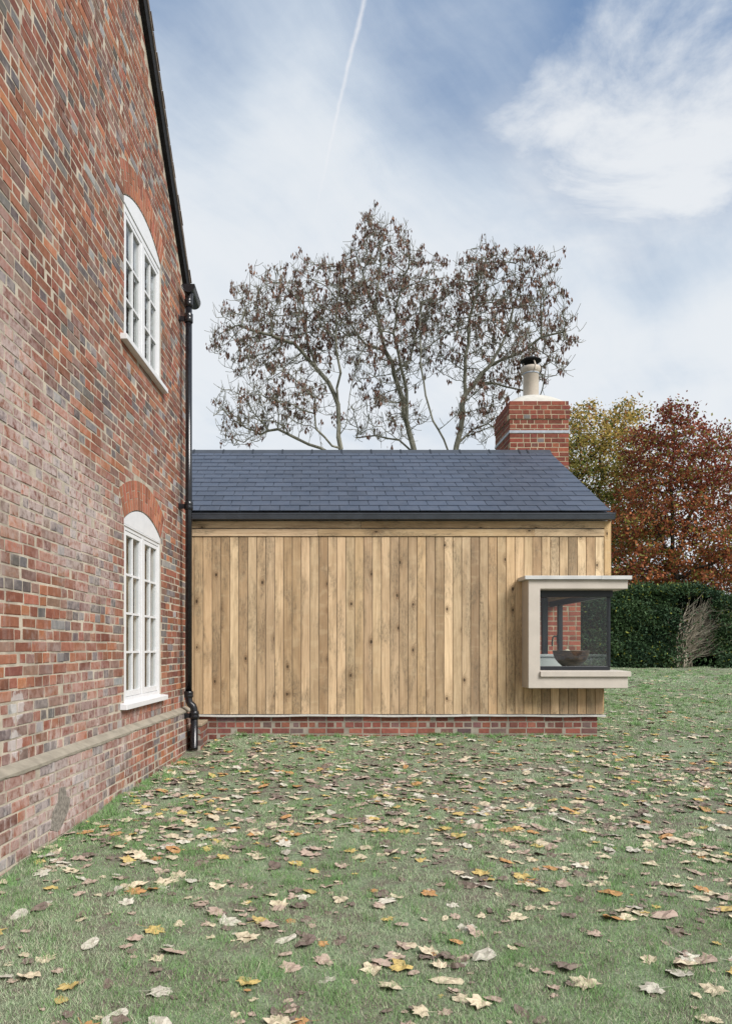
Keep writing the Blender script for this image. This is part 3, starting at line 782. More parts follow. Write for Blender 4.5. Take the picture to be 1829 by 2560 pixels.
lay_new(EP, plinth, XL + .02, PXR, [ztop - .055 - CH * k for k in (0, 1, 2, 3)], ['S', 'H', 'S', 'H'], PLT)

# box gutter
g0, g1 = ez(1302), ez(1287)
gy0, gy1 = DB - .128, DB - .014
go = MB(); GXE = XR - .004
go.prism([(gy0 + .012, g0 + .002), (gy1, g0 + .002), (gy1, g1 + .03), (gy1 - .006, g1 + .03), (gy1 - .006, g0 + .012), (gy0 + .018, g0 + .012), (gy0 + .010, g1 - .004), (gy0 + .010, g1), (gy0 - .004, g1), (gy0 - .004, g1 - .012), (gy0, g1 - .014)], 'x', XL, GXE)
gut = ebuild(go, 'roof_gutter', M_gutter)
ebuild(MB().prism([(gy0 - .003, g1 + .001), (gy0 + .012, g0), (gy1 + .002, g0), (gy1 + .002, g1 + .032)], 'x', GXE + .001, GXE + .008), 'end_cap', M_gutter, gut).location = (0, 0, 0)
gut.children[0].matrix_parent_inverse = Matrix.Identity(4)
# roof deck and slates
sdir = Vector((0, RY - 8.86, RZ - 2.985)); SL = sdir.length; sdir.normalize(); snor = Vector((0, -sdir.z, sdir.y))
XV = XR - .045                                             # verge
dk = MB(); e = Vector((0, 8.80, 2.985 - .06 * sdir.z)) - snor * .035
p0 = Vector((0, 8.83, 2.955)); p1 = p0 + sdir * (SL + .02)
dk.add([(XL, p0.y, p0.z), (XV - .01, p0.y, p0.z), (XV - .01, p1.y, p1.z), (XL, p1.y, p1.z), (XL, p0.y + .02, p0.z - .05), (XV - .01, p0.y + .02, p0.z - .05), (XV - .01, p1.y, p1.z - .08), (XL, p1.y, p1.z - .08)],
       [(0, 1, 2, 3), (4, 7, 6, 5), (0, 4, 5, 1), (1, 5, 6, 2)])
by = 2 * RY - 8.83
dk.add([(XL, p1.y, p1.z), (XV - .01, p1.y, p1.z), (XV - .01, by, 2.955), (XL, by, 2.955)], [(0, 1, 2, 3)])
roof = ebuild(dk, 'roof', M_slate)
for i, d in enumerate(roof.data.color_attributes['tint'].data): d.color = (.012, .013, .016, 1)
ROWS = 14; gauge = (SL - .02) / ROWS; SW = .2455
slate_base = Vector((0, 8.815, 2.975))
cache = {}
def slate_mesh(W_, v):
    key = (round(W_, 3), v)
    if key in cache: return cache[key]
    c = tuple(v_ * k_ for v_, k_ in zip((.047, .060, .088), [random.uniform(.8, 1.2)] * 3)) + (v,)
    L = gauge * 1.55; h = .012
    m_ = MB(); g = .0034
    m_.add([(g, 0, h), (W_ - g, 0, h), (W_ - g, L, h * .2), (g, L, h * .2), (g, 0, 0), (W_ - g, 0, 0), (W_ - g, L, -h), (g, L, -h)], [(0, 1, 2, 3), (4, 5, 1, 0), (5, 6, 2, 1), (7, 4, 0, 3)], c)
    o = m_.build('slate', M_slate); me = o.data; bpy.data.objects.remove(o); cache[key] = me
    return me
pitch_ang = math.atan2(sdir.z, sdir.y)
for r_ in range(ROWS):
    x = XV - (SW if r_ % 2 else SW * .5) ; first = True
    xr = XV + .004
    q = 0
    while xr > XL:
        W_ = SW if not (q == 0 and r_ % 2 == 0) else SW * 1.5
        if r_ == ROWS - 1: pass
        x0 = max(xr - W_, XL)
        o = bpy.data.objects.new('slate', slate_mesh(xr - x0, random.randrange(9))); col.objects.link(o); o.parent = roof
        p = slate_base + sdir * (gauge * r_) + snor * .010
        o.location = (x0 - E0.x, p.y - E0.y, p.z - E0.z + random.uniform(0, .002))
        o.rotation_euler = (pitch_ang + random.uniform(-.004, .001), random.uniform(-.003, .003), random.uniform(-.003, .003))
        xr = x0; q += 1
# ridge tiles
x = XV + .02; k = 0
while x > XL:
    Lr = .13 if k == 1 else .455; Lr = .36 if k == 0 else Lr
    x0 = max(x - Lr, XL)
    m_ = MB(); zt = RZ + .045
    pr = [(RY - .125, RZ - .040), (RY - .12, RZ - .050), (RY, zt - .012), (RY + .12, RZ - .050), (RY + .125, RZ - .040), (RY + .02, zt + .004), (RY - .02, zt + .004)]
    m_.prism(pr[::-1], 'x', x0 + .004, x - .002)
    rt = ebuild(m_, 'ridge_tile', M_gutter, roof); rt.location = (0, 0, 0)
    m_ = MB(); m_.prism([(a, b) if False else (a + (a - RY) * .03, b + .007) for a, b in pr[::-1]], 'x', x0 - .012, x0 + .012)
    ebuild(m_, 'ridge_joint', M_frame, roof)
    x = x0; k += 1

# corner window: rendered surround, capping, sills, frame and glass
FB = 8.645                                                 # front of the surround
sur = MB()
def surprism(m_, z0, z1, x0, x1, y0, y1): m_.box(x0, x1, y0, y1, z0, z1)
OX0 = 2.706
sur.prism([(BOXX0, BOXZ0), (BOXX1, BOXZ0), (BOXX1, .966), (OX0, .966), (OX0, WZ1), (BOXX1, WZ1), (BOXX1, BOXZ1), (BOXX0, BOXZ1)], 'y', DB + .028, FB)
box = ebuild(sur, 'window_surround', M_render, bevel=.006)
box['label'] = 'cream rendered box surround wrapping the corner window'
sd_ = MB(); sd_.box(XR + .004, BOXX1 - .001, DB + .030, 11.0, BOXZ0 + .001, .965); sd_.box(XR + .004, BOXX1 - .001, DB + .030, 11.0, WZ1 + .001, BOXZ1 - .001)
ebuild(sd_, 'side_surround', M_render, box)
cp = MB(); cp.box(BOXX0 - .05, 3.43, FB - .035, DB - .002, BOXZ1 + .002, BOXZ1 + .046); ebuild(cp, 'capping', M_capping, box, bevel=.004)
cp = MB(); cp.box(3.432, BOXX1 + .035, FB - .0352, DB - .002, BOXZ1 + .002, BOXZ1 + .0462); cp.box(XR + .003, BOXX1 + .034, DB, 11.0, BOXZ1 + .002, BOXZ1 + .0461); ebuild(cp, 'capping', M_capping, box)
si = MB(); si.prism([(FB - .028, .966), (DB + .03, .966), (DB + .03, 1.036), (FB - .028, 1.028)], 'x', OX0 - .003, BOXX1 + .028); ebuild(si, 'sill', M_render, box, bevel=.003)
si = MB(); si.box(XR + .003, BOXX1 + .028, DB + .032, 11.0, .966, 1.034); ebuild(si, 'side_sill', M_render, box)
for o in box.children: o.location = (0, 0, 0)
FY = DB - .02
FXR = ex(1523)
fm = MB()
fm.box(OX0 - .02, FXR + .018, FY - .03, FY + .05, WZ1 - .082, WZ1 - .002)            # head
fm.box(OX0 - .02, FXR, FY, FY + .06, 1.037, 1.085)                                    # bottom rail
fm.box(FXR - .030, FXR, FY - .006, FY + .05, 1.085, WZ1 - .083)                       # corner post
fm.box(OX0 - .02, OX0 + .004, FY, FY + .06, 1.085, WZ1 - .083)
sfm = MB()
sfm.box(FXR - .055, FXR - .001, FY + .062, 11.0, 1.038, 1.085); sfm.box(FXR - .055, FXR - .001, FY + .062, 11.0, WZ1 - .081, WZ1 - .003)
sfm.box(FXR - .060, FXR - .001, 10.60, 10.67, 1.086, WZ1 - .082); sfm.box(3.395, 3.47, 10.72, 10.80, 1.0, 2.6)
wf = ebuild(fm, 'window_frame', M_frame, bevel=.003)
ebuild(sfm, 'side_frame', M_frame, wf).location = (0, 0, 0)
gp = MB().add([(OX0, FY + .02, 1.08), (FXR - .02, FY + .02, 1.08), (FXR - .02, FY + .02, WZ1 - .08), (OX0, FY + .02, WZ1 - .08)], [(0, 1, 2, 3)]); ebuild(gp, 'pane', M_glass, wf)
gp = MB().add([(FXR - .025, FY + .05, 1.08), (FXR - .025, 10.93, 1.08), (FXR - .025, 10.93, WZ1 - .08), (FXR - .025, FY + .05, WZ1 - .08)], [(0, 1, 2, 3)]); ebuild(gp, 'pane', M_glass, wf)
hd = MB(); hx, hy, hz_ = FXR - .075, 10.63, 1.45
hd.box(hx, hx + .02, hy - .02, hy + .02, hz_ - .06, hz_ + .06); hd.tube([(hx, hy, hz_ + .03), (hx - .04, hy, hz_ + .035), (hx - .06, hy, hz_ + .02), (hx - .07, hy, hz_ - .05), (hx - .07, hy, hz_ - .11)], .011, 10)
ebuild(hd, 'handle', M_frame, wf)
# inner sill of the window
ebuild(MB().box(OX0 - .1, FXR - .06, DB + .045, DB + .42, 1.0, 1.062), 'inner_sill', M_cabinet)

# chimney
CY0, CY1, CX0, CX1 = 11.60, 12.53, 3.14, 4.09
cz = lambda y: CZ + (PY - y) * CY0 / F
CTOP = cz(1002.4)
cc = MB().box(CX0 + .003, CX1 - .003, CY0 + .003, CY1 - .003, 2.6, CTOP - .004)
cc.box(CX0 - .011, CX1 + .011, CY0 - .011, CY1 + .011, CTOP - 4 * CH + .009, CTOP - CH + .004)
cc.box(2.75, 4.06 - .002, 11.002, 13.0, .15, 2.60)
chim = ebuild(cc, 'chimney', M_mortar_new)
chim['label'] = 'red brick chimney stack with lead flashing and flaunched top'
CF = lambda u, z, x_: (u - E0.x, CY0 - x_ - E0.y, z - E0.z)
CL = lambda u, z, x_: (CX0 - x_ - E0.x, u - E0.y, z - E0.z)
CR = lambda u, z, x_: (CX1 + x_ - E0.x, u - E0.y, z - E0.z)
CHT = [((126, 66, 52), 7), ((134, 75, 58), 4), ((114, 60, 50), 3), ((108, 72, 66), 1), ((104, 102, 102), .5)]
zt = CTOP - .064; i = 0; rest = MB()
while zt > 3.6:
    xf = .015 if i in (1, 2, 3) else 0.0
    kd = [['S', 'H'][i % 2]] if random.random() < .0 else None
    for P, a, b, vis in ((CF, CX0 - xf, CX1 + xf, True), (CL, CY0 + .1135, CY1 + xf, True), (CR, CY0 + .1135, CY1 + xf, False)):
        lay_new(P, chim, a, b, [zt], 'mix' if i % 3 else ['H' if i % 2 else 'S'], CHT, xf=xf, depth=.1, first=random.choice([0, .05, .1]), sink=None if (vis and zt > 3.85 and not (P is CL and zt < 4.2)) else rest)
    zt -= CH; i += 1
BF = lambda u, z, x_: (u - E0.x, 11.0 - x_ - E0.y, z - E0.z)
BR = lambda u, z, x_: (4.06 + x_ - E0.x, u - E0.y, z - E0.z)
zb = .3; i = 0
while zb < 2.56:
    lay_new(BF, chim, 2.75, 4.06, [zb], [['S', 'H'][i % 2]], [((166, 92, 72), 5), ((154, 82, 64), 4), ((140, 74, 60), 2)], first=random.choice([0, .11]), sink=None if .95 < zb < 2.1 else rest)
    lay_new(BR, chim, 11.1135, 13.0, [zb], [['S', 'H'][i % 2]], CHT, first=.05, sink=rest)
    zb += CH; i += 1
ro_ = rest.build('brickwork', M_brick_new, chim); tag(ro_, kind='stuff')
sh = MB(); sh.prism([(2.75, 2.601), (4.06, 2.601), (4.06, 2.68), (CX1 + .02, 2.9), (2.75, 2.9)], 'y', 13.0, 11.0); 
for i in range(len(sh.c)): sh.c[i] = (*srgb(142, 58, 46), .3)
ebuild(sh, 'shoulder', M_brick_new, chim)
fz = (cz(1075.8) + cz(1083)) / 2
ebuild(MB().box(CX0 - .008, CX1 + .008, CY0 - .008, CY1 + .008, fz - .022, fz + .022), 'lead_flashing', M_lead, chim, bevel=.004)
fl = MB(); n = 24; vs = []; cxm, cym = (CX0 + CX1) / 2 + .005, (CY0 + CY1) / 2
for i in range(n + 1):
    for k in range(n + 1):
        a, b = -1 + 2 * i / n, -1 + 2 * k / n
        vs.append((cxm + a * (CX1 - CX0) / 2 * .985, cym + b * (CY1 - CY0) / 2 * .985, CTOP - .012 + .235 * max(0, (1 - abs(a) ** 2.2)) ** .7 * max(0, (1 - abs(b) ** 2.2)) ** .7))
fl.add(vs, [(i * (n + 1) + k, (i + 1) * (n + 1) + k, (i + 1) * (n + 1) + k + 1, i * (n + 1) + k + 1) for i in range(n) for k in range(n)])
ebuild(fl, 'flaunching', M_flaunch, chim, smooth=True)
fx, fy = 3.62, 12.065; fzz = lambda y: CZ + (PY - y) * fy / F
ebuild(MB().lathe([(.127, CTOP + .10), (.127, fzz(934)), (.14, fzz(932)), (.158, fzz(926)), (.158, fzz(921)), (.150, fzz(919)), (.10, fzz(919)), (.10, fzz(930))], (fx, fy), 40), 'flue_pipe', M_flue, chim, smooth=True)
for zz in (fzz(936),): ebuild(MB().lathe([(.128, zz - .012), (.134, zz - .010), (.134, zz + .010), (.128, zz + .012)], (fx, fy), 40), 'flue_band', M_lead, chim, smooth=True)
ebuild(MB().lathe([(.0, fzz(908)), (.10, fzz(907.5)), (.168, fzz(904)), (.170, fzz(902.5)), (.10, fzz(896)), (.0, fzz(893))], (fx, fy), 40), 'flue_cowl', M_mastic, chim, smooth=True)
mesh_ = MB()
for k in range(26):
    a = 2 * math.pi * k / 26; mesh_.tube([(fx + .095 * math.cos(a), fy + .095 * math.sin(a), fzz(920)), (fx + .095 * math.cos(a), fy + .095 * math.sin(a), fzz(907))], .003, 5)
ebuild(mesh_, 'cowl_mesh', M_mastic, chim)
for a in (-80, 40, 160):
    ebuild(MB().tube([(fx + .160 * math.cos(R(a)), fy + .160 * math.sin(R(a)), fzz(932)), (fx + .160 * math.cos(R(a)), fy + .160 * math.sin(R(a)), fzz(920)), (fx + .11 * math.cos(R(a)), fy + .11 * math.sin(R(a)), fzz(906))], .012, 8), 'cowl_strap', M_flue, chim)
for o in chim.children: o.location = (0, 0, 0)

# things inside the corner window
bx, byy = (1426 - PX) * 9.12 / F, 9.12
bowl = empty('wooden_bowl', (bx, byy, 1.064)); tag(bowl, 'dark turned wooden bowl on the sill inside the corner window', 'bowl')
pr = [(.0, .0), (.085, .0), (.10, .012), (.15, .055), (.19, .105), (.212, .155), (.222, .205), (.226, .212), (.218, .214), (.205, .195), (.17, .11), (.11, .05), (.0, .03)]
MB().lathe(pr, (0, 0), 48).build('bowl_body', M_bowl, bowl, smooth=True)
egg = MB().lathe([(.0, -.045), (.03, -.036), (.045, -.01), (.046, .01), (.034, .034), (.012, .046), (.0, .047)], (0, 0), 20)
eo = egg.build('ornament_ball', plain('cream_ball', (.62, .55, .42), .7, .1), None, smooth=True); eo.location = (bx - .05, byy, 1.064 + .185)
tag(eo, 'cream rounded ball lying in the wooden bowl', 'ornament')
cab = empty('low_cabinet', (3.05, 9.85, .35)); tag(cab, 'white low cabinet standing behind the bowl inside the corner window', 'cabinet')
MB().box(-.55, .42, 0, .45, 0, .84).build('carcass', M_cabinet, cab, bevel=.01); MB().box(-.57, .44, -.02, .47, .841, .875).build('top', M_cabinet, cab, bevel=.004)
# stone slab on a low brick step where house and extension meet
st = empty('corner_step', (-1.38, 8.66, .1)); tag(st, 'low brick step with stone slab between downpipe and oak wall', 'step')
MB().box(-.062, .062, -.24, .262, .29, .325).build('slab', M_stone, st, bevel=.006)
MB().box(-.055, .048, -.23, .26, -.2, .288).build('step_core', M_mortar_plinth, st)
SPm = lambda u, z, x_: (.052 + x_, u, z)
for i in range(4): lay_new(SPm, st, -.23, .26, [.215 - i * .075], [['S', 'H'][i % 2]], PLT, depth=.05, first=.05)

# ------------------------------------------------------------------ trees
def colonize(nodes, parents, attr, di, dk, step, iters, trop=(0, 0, .05), seed=1):
    rg = np.random.default_rng(seed)
    nodes = [np.array(p, float) for p in nodes]; parents = list(parents)
    A = np.array(attr, float); best = np.full(len(A), 1e9); who = np.zeros(len(A), int)
    new = list(range(len(nodes))); trop = np.array(trop)
    for _ in range(iters):
        for i in new:
            d = np.linalg.norm(A - nodes[i], axis=1); m_ = d < best; best[m_] = d[m_]; who[m_] = i
        keep = best > dk; A, best, who = A[keep], best[keep], who[keep]
        if not len(A): break
        act = best < di
        if not act.any(): break
        new = []
        P = np.array(nodes)
        dirs = A[act] - P[who[act]]; dirs /= np.linalg.norm(dirs, axis=1)[:, None] + 1e-9
        acc = np.zeros((len(nodes), 3)); np.add.at(acc, who[act], dirs)
        for i in np.unique(who[act]):
            v = acc[i]; nv = np.linalg.norm(v)
            if nv < 1e-3: v = rg.normal(size=3); nv = np.linalg.norm(v)
            v = v / nv + trop + rg.normal(size=3) * .14; v /= np.linalg.norm(v)
            nodes.append(nodes[i] + v * step); parents.append(i); new.append(len(nodes) - 1)
    return np.array(nodes), np.array(parents)

def radii(nodes, parents, tip, power=2.4, mx=1.0):
    n = len(nodes); acc = np.zeros(n); r_ = np.zeros(n)
    for i in range(n - 1, -1, -1):
        r_[i] = tip if acc[i] == 0 else acc[i] ** (1 / power)
        if parents[i] >= 0: acc[parents[i]] += r_[i] ** power
    return np.minimum(r_, mx)

def wood_mesh(nodes, parents, rad, sides=5, base_flare=1.0):
    idx = np.where(parents >= 0)[0]; P0 = nodes[parents[idx]]; P1 = nodes[idx]
    r1 = rad[idx]; r0 = np.minimum(rad[parents[idx]], r1 * 1.18)
    d = P1 - P0; d /= np.linalg.norm(d, axis=1)[:, None] + 1e-9
    P0 = P0 - d * (r0 * .3)[:, None]
    ref = np.where(np.abs(d[:, 2:3]) > .9, np.array([[1., 0, 0]]), np.array([[0, 0, 1.]]))
    a = np.cross(d, ref); a /= np.linalg.norm(a, axis=1)[:, None]; b = np.cross(d, a)
    V = []; 
    for P, r_ in ((P0, r0), (P1, r1)):
        for k in range(sides):
            t_ = 2 * math.pi * k / sides
            V.append(P + (a * math.cos(t_) + b * math.sin(t_)) * r_[:, None])
    V = np.stack(V, 1)                                      # (E, 2*sides, 3)
    E = len(idx); base = np.arange(E)[:, None] * 2 * sides
    Fc = np.concatenate([np.concatenate([base + k, base + (k + 1) % sides, base + sides + (k + 1) % sides, base + sides + k], 1) for k in range(sides)], 0)
    return V.reshape(-1, 3), Fc

def leaf_quads(C, size, asp, rg, droop=None, colors=None):
    """diamond shaped leaves at C with random orientation"""
    n = len(C); ax_ = rg.normal(size=(n, 3))
    if droop is not None: ax_ = ax_ * (1 - droop) + np.array([0, 0, -1]) * droop * 1.6
    ax_ /= np.linalg.norm(ax_, axis=1)[:, None]
    o = np.cross(ax_, rg.normal(size=(n, 3))); o /= np.linalg.norm(o, axis=1)[:, None] + 1e-9
    s_ = (size * rg.uniform(.65, 1.3, n))[:, None]
    nrm_ = np.cross(ax_, o)
    V = np.stack([C, C + ax_ * s_ * .45 + o * s_ * asp * .5 + nrm_ * s_ * .06, C + ax_ * s_, C + ax_ * s_ * .45 - o * s_ * asp * .5 + nrm_ * s_ * .06], 1).reshape(-1, 3)
    Fc = np.arange(n * 4).reshape(n, 4)
    T = np.repeat(np.concatenate([colors, np.ones((n, 1))], 1), 4, 0)
    return V, Fc, T

def ellipsoid_points(rg, specs, D0, n):
    """specs: (x px, y px, rx px, ry px, depth radius m, weight) at nominal depth D0"""
    wts = np.array([s_[5] for s_ in specs]); wts = wts / wts.sum(); out = []
    for s_, wt in zip(specs, wts):
        k = int(n * wt); v = rg.normal(size=(k, 3)); v /= np.linalg.norm(v, axis=1)[:, None]; v *= (rg.uniform(0, 1, k) ** (1 / 2.4))[:, None]
        c = at(s_[0], s_[1], D0); sc = D0 / F
        out.append(np.array(c) + v * np.array([s_[2] * sc, s_[4], s_[3] * sc]))
    return np.concatenate(out)

def stem(pts, D0, st, jit=.04, rg=None):
    """polyline of photo pixels (x, y, depth offset) resampled every st metres"""
    P = [np.array(at(x, y, D0)) + np.array([0, dd, 0]) for x, y, dd in pts]; out = [P[0]]
    for a, b in zip(P[:-1], P[1:]):
        k = max(1, int(np.linalg.norm(b - a) / st))
        for i in range(1, k + 1): out.append(a + (b - a) * i / k + (rg.normal(size=3) * jit if rg is not None else 0))
    return out

def ash(name, label, stems, specs, seed, nattr, D0=28.0):
    rg = np.random.default_rng(seed); nodes, parents = [], []
    for si_, (pts, link) in enumerate(stems):
        S = stem(pts, D0, .42, .035, rg)
        if link is None or not nodes:
            for k, p in enumerate(S): parents.append(len(nodes) - 1 if k else -1); nodes.append(p)
        else:
            d = [np.linalg.norm(q - S[0]) for q in nodes]; j = int(np.argmin(d)); prev = j
            for p in S[1:]: parents.append(prev); nodes.append(p); prev = len(nodes) - 1
    A = ellipsoid_points(rg, specs, D0, nattr)
    N, Pn = colonize(nodes, parents, A, 2.6, .36, .27, 90, (0, 0, .24), seed)
    # fine twigs from every thin node
    r_ = radii(N, Pn, .0095, 2.4, .16)
    thin = np.where(r_ < .03)[0]
    tw = []; twp = []
    for i in thin:
        for _ in range(rg.integers(1, 4)):
            d = rg.normal(size=3) * .8 + np.array([0, 0, .55]); d /= np.linalg.norm(d)
            L = rg.uniform(.15, .5); a = len(N) + len(tw); tw.append(N[i] + d * L * .5); twp.append(i)
            tw.append(N[i] + d * L + np.array([0, 0, .06])); twp.append(a)
    N2 = np.concatenate([N, np.array(tw)]); P2 = np.concatenate([Pn, np.array(twp)])
    r2 = np.concatenate([r_, np.full(len(tw), .0075)])
    base = Vector(N[0]); g0_ = float(gz(base.x, base.y))
    root = empty(name, (base.x, base.y, g0_)); tag(root, label, 'tree', 'ash trees behind the slate roof')
    off = np.array([base.x, base.y, g0_])
    V, Fc = wood_mesh(N2 - off, P2, r2, 6)
    np_mesh('trunk', V, Fc, M_ash, root, smooth=True)
    # bunches of brown keys hanging from the outer twigs
    tips = np.array(tw)[1::2]; hz_ = tips[:, 2]
    pr_ = np.clip((hz_ - hz_.min()) / (hz_.max() - hz_.min()), 0, 1) ** .6 * .46 + .17
    clump = np.sin(tips[:, 0] * 1.9 + seed) * np.sin(tips[:, 2] * 2.1 + 1.3) * .18
    sel = tips[rg.uniform(0, 1, len(tips)) < (pr_ + clump) * .42]
    k = 11
    C = np.repeat(sel, k, 0) + rg.normal(size=(len(sel) * k, 3)) * np.array([.055, .055, .07]) - np.array([0, 0, .08])
    cc_ = np.array([srgb(112, 82, 70), srgb(92, 68, 60), srgb(130, 100, 84), srgb(102, 82, 70)])[rg.integers(0, 4, len(C))] * rg.uniform(.7, 1.15, (len(C), 1))
    V, Fc, T = leaf_quads(C - off, .155, .42, rg, .78, cc_)
    np_mesh('crown', V, Fc, M_keys, root, T)
    return root

ash('ash_tree', 'leafless ash hung with brown keys, leftmost behind the slate roof',
    [([(846, 1560, 0), (850, 1300, 0), (849, 1120, 0), (843, 1010, .2), (822, 950, .2), (790, 910, .3), (770, 850, .5), (760, 780, .8), (752, 700, 1)], None),
     ([(843, 1010, .2), (846, 940, -.3), (838, 860, -.6), (842, 780, -.8), (850, 700, -.9)], 1), ([(850, 1100, 0), (868, 1030, -.2), (880, 960, -.5), (902, 890, -.8)], 1),
     ([(849, 1150, 0), (800, 1110, .5), (745, 1080, 1), (690, 1050, 1.2), (640, 1060, 1.6)], 1), ([(790, 910, .3), (735, 870, -.4), (680, 860, -.8), (620, 850, -1)], 1), ([(849, 1130, 0), (790, 1085, -.6), (785, 1010, -.8)], 1)],
    [(700, 800, 135, 125, 2.6, 2.2), (610, 850, 85, 110, 2.0, 1.0), (810, 790, 105, 130, 2.6, 1.8), (600, 1050, 85, 80, 1.8, 1.3), (700, 1000, 140, 90, 2.6, 1.6), (540, 870, 18, 30, .8, .1), (640, 740, 40, 50, 1.0, .3)], 11, 3000)
ash('ash_tree', 'tallest leafless ash with brown keys, behind the middle of the slate roof',
    [([(1040, 1560, 0), (1046, 1300, 0), (1036, 1140, 0), (1022, 1080, .2), (1008, 1000, .2), (988, 930, .2), (966, 870, .3), (948, 800, .4), (942, 720, .4), (952, 650, .3), (950, 600, .2)], None),
     ([(1022, 1080, .2), (1012, 980, -.2), (995, 900, -.5), (978, 850, -.6), (985, 790, -.8), (1000, 720, -1)], 1), ([(966, 870, .3), (915, 840, .8), (880, 780, 1.1), (860, 700, 1.3)], 1),
     ([(988, 930, .2), (1030, 880, .7), (1050, 800, 1), (1060, 720, 1.2)], 1), ([(1036, 1130, 0), (1000, 1090, .6), (940, 1075, .9), (900, 1080, 1)], 1), ([(948, 800, .4), (920, 730, -.3), (890, 660, -.6)], 1)],
    [(950, 680, 100, 105, 2.6, 1.9), (935, 585, 45, 55, 1.3, .5), (890, 780, 95, 130, 2.6, 1.6), (1050, 770, 85, 120, 2.6, 1.8), (970, 910, 125, 100, 2.5, 1.0), (960, 1050, 120, 60, 1.8, 1.0)], 23, 2900, 28.6)
ash('ash_tree', 'leafless ash with brown keys, rightmost, beside the chimney flue',
    [([(1120, 1560, 0), (1126, 1300, 0), (1132, 1160, 0), (1140, 1110, 0), (1152, 1040, .1), (1168, 980, .2), (1192, 950, .2), (1225, 905, .4), (1265, 850, .6), (1290, 780, .8), (1310, 710, .9)], None),
     ([(1132, 1160, 0), (1105, 1105, -.3), (1075, 1060, -.5), (1058, 1000, -.6), (1045, 930, -.7), (1040, 860, -.8), (1048, 780, -.8)], 1),
     ([(1168, 980, .2), (1160, 900, -.2), (1165, 830, -.4), (1180, 750, -.6), (1190, 690, -.7)], 1), ([(1225, 905, .4), (1290, 890, -.3), (1340, 860, -.6), (1390, 850, -.8)], 1),
     ([(1140, 1110, 0), (1190, 1060, .6), (1230, 1040, 1), (1260, 1050, 1.2)], 1), ([(1192, 950, .2), (1250, 940, .8), (1320, 950, 1.1), (1380, 960, 1.3)], 1)],
    [(1190, 740, 90, 100, 2.6, 1.9), (1310, 760, 100, 120, 2.6, 1.9), (1380, 870, 62, 90, 2.0, .9), (1240, 900, 130, 100, 2.6, 1.1), (1210, 1040, 90, 75, 2.0, 1.0), (1110, 830, 70, 130, 2.0, 1.0)], 37, 3000, 27.6)

def beech(name, label, stems, specs, seed, nattr, D0, nleaf, colfn, size=.10, leafy=True, group=None, tip=.008, spread=.22):
    rg = np.random.default_rng(seed); nodes, parents = [], []
    for pts, link in stems:
        S = stem(pts, D0, .32, .03, rg)
        if not nodes:
            for k, p in enumerate(S): parents.append(len(nodes) - 1 if k else -1); nodes.append(p)
        else:
            d = [np.linalg.norm(q - S[0]) for q in nodes]; prev = int(np.argmin(d))
            for p in S[1:]: parents.append(prev); nodes.append(p); prev = len(nodes) - 1
    A = ellipsoid_points(rg, specs, D0, nattr)
    N, Pn = colonize(nodes, parents, A, 2.4, .34, .24, 70, (0, 0, .08), seed)
    r_ = radii(N, Pn, tip, 2.2, .16)
    base = Vector(N[0]); g0_ = float(gz(base.x, base.y)); off = np.array([base.x, base.y, g0_])
    root = empty(name, tuple(off)); tag(root, label, 'tree', group)
    V, Fc = wood_mesh(N - off, Pn, r_, 5); np_mesh('trunk', V, Fc, M_beech, root, smooth=True)
    if leafy:
        thin = N[len(nodes):]
        src = thin[rg.integers(0, len(thin), nleaf)]
        fl_ = rg.normal(size=(nleaf, 3)) * np.array([spread, spread, spread * .6])
        C = src + fl_
        V, Fc, T = leaf_quads(C - off, size, .62, rg, .25, colfn(C, rg)); np_mesh('crown', V, Fc, M_leaf, root, T)
    return root
def pal(cols, C, rg, jitter=.3):
    cols = np.array([srgb(*c) for c in cols]); return cols
def green_cols(C, rg):
    z = (C[:, 2] - 3.0) / 6.5
    g = np.array(srgb(116, 128, 62)); y = np.array(srgb(186, 160, 88)); b = np.array(srgb(150, 102, 68)); dk_ = np.array(srgb(78, 94, 46))
    f = np.clip(z * 1.1 - .1 + .25 * np.sin(C[:, 0] * 1.7 + C[:, 2] * 1.1) + rg.normal(size=len(C)) * .18, 0, 1)[:, None]
    c = g * (1 - f) + y * f
    u_ = rg.uniform(0, 1, (len(C), 1)); c = np.where(u_ < .12, b, c); c = np.where(u_ > .82, dk_, c)
    return c * rg.uniform(.7, 1.3, (len(C), 1))
def red_cols(C, rg):
    z = (C[:, 2] - 2.8) / 6.0
    rd = np.array(srgb(124, 60, 50)); og = np.array(srgb(184, 118, 74)); yl = np.array(srgb(134, 130, 66)); dk_ = np.array(srgb(116, 66, 54))
    f = np.clip(.42 - .75 * (z - .5) + .40 * np.sin(C[:, 0] * 1.5 + C[:, 2] * 2.3 + C[:, 1]) * np.sin(C[:, 2] * 1.6 + .8) + rg.normal(size=len(C)) * .20, 0, 1)[:, None]
    c = rd * (1 - f) + og * f
    u_ = rg.uniform(0, 1, (len(C), 1)); c = np.where(u_ < .16 + .12 * f, yl, c); c = np.where(u_ > .84, dk_, c)
    return c * rg.uniform(.7, 1.3, (len(C), 1))
beech('beech_tree', 'yellow green beech turning brown, behind the chimney and slate verge',
      [([(1500, 1600, 0), (1502, 1450, 0), (1496, 1330, 0), (1500, 1200, 0), (1505, 1090, 0)], None), ([(1498, 1380, 0), (1540, 1280, .4), (1560, 1180, .6)], 1), ([(1496, 1330, 0), (1450, 1250, -.3), (1440, 1160, -.4)], 1)],
      [(1500, 1180, 120, 160, 2.2, 2.4), (1440, 1130, 60, 100, 1.5, .8), (1555, 1070, 60, 60, 1.3, .5), (1530, 1330, 140, 100, 2.0, 1.2), (1460, 1040, 40, 40, 1, .2), (1570, 1030, 35, 40, .9, .15), (1500, 1390, 120, 80, 1.6, .7)], 51, 2300, 25.0, 26000, green_cols, .100, spread=.16)
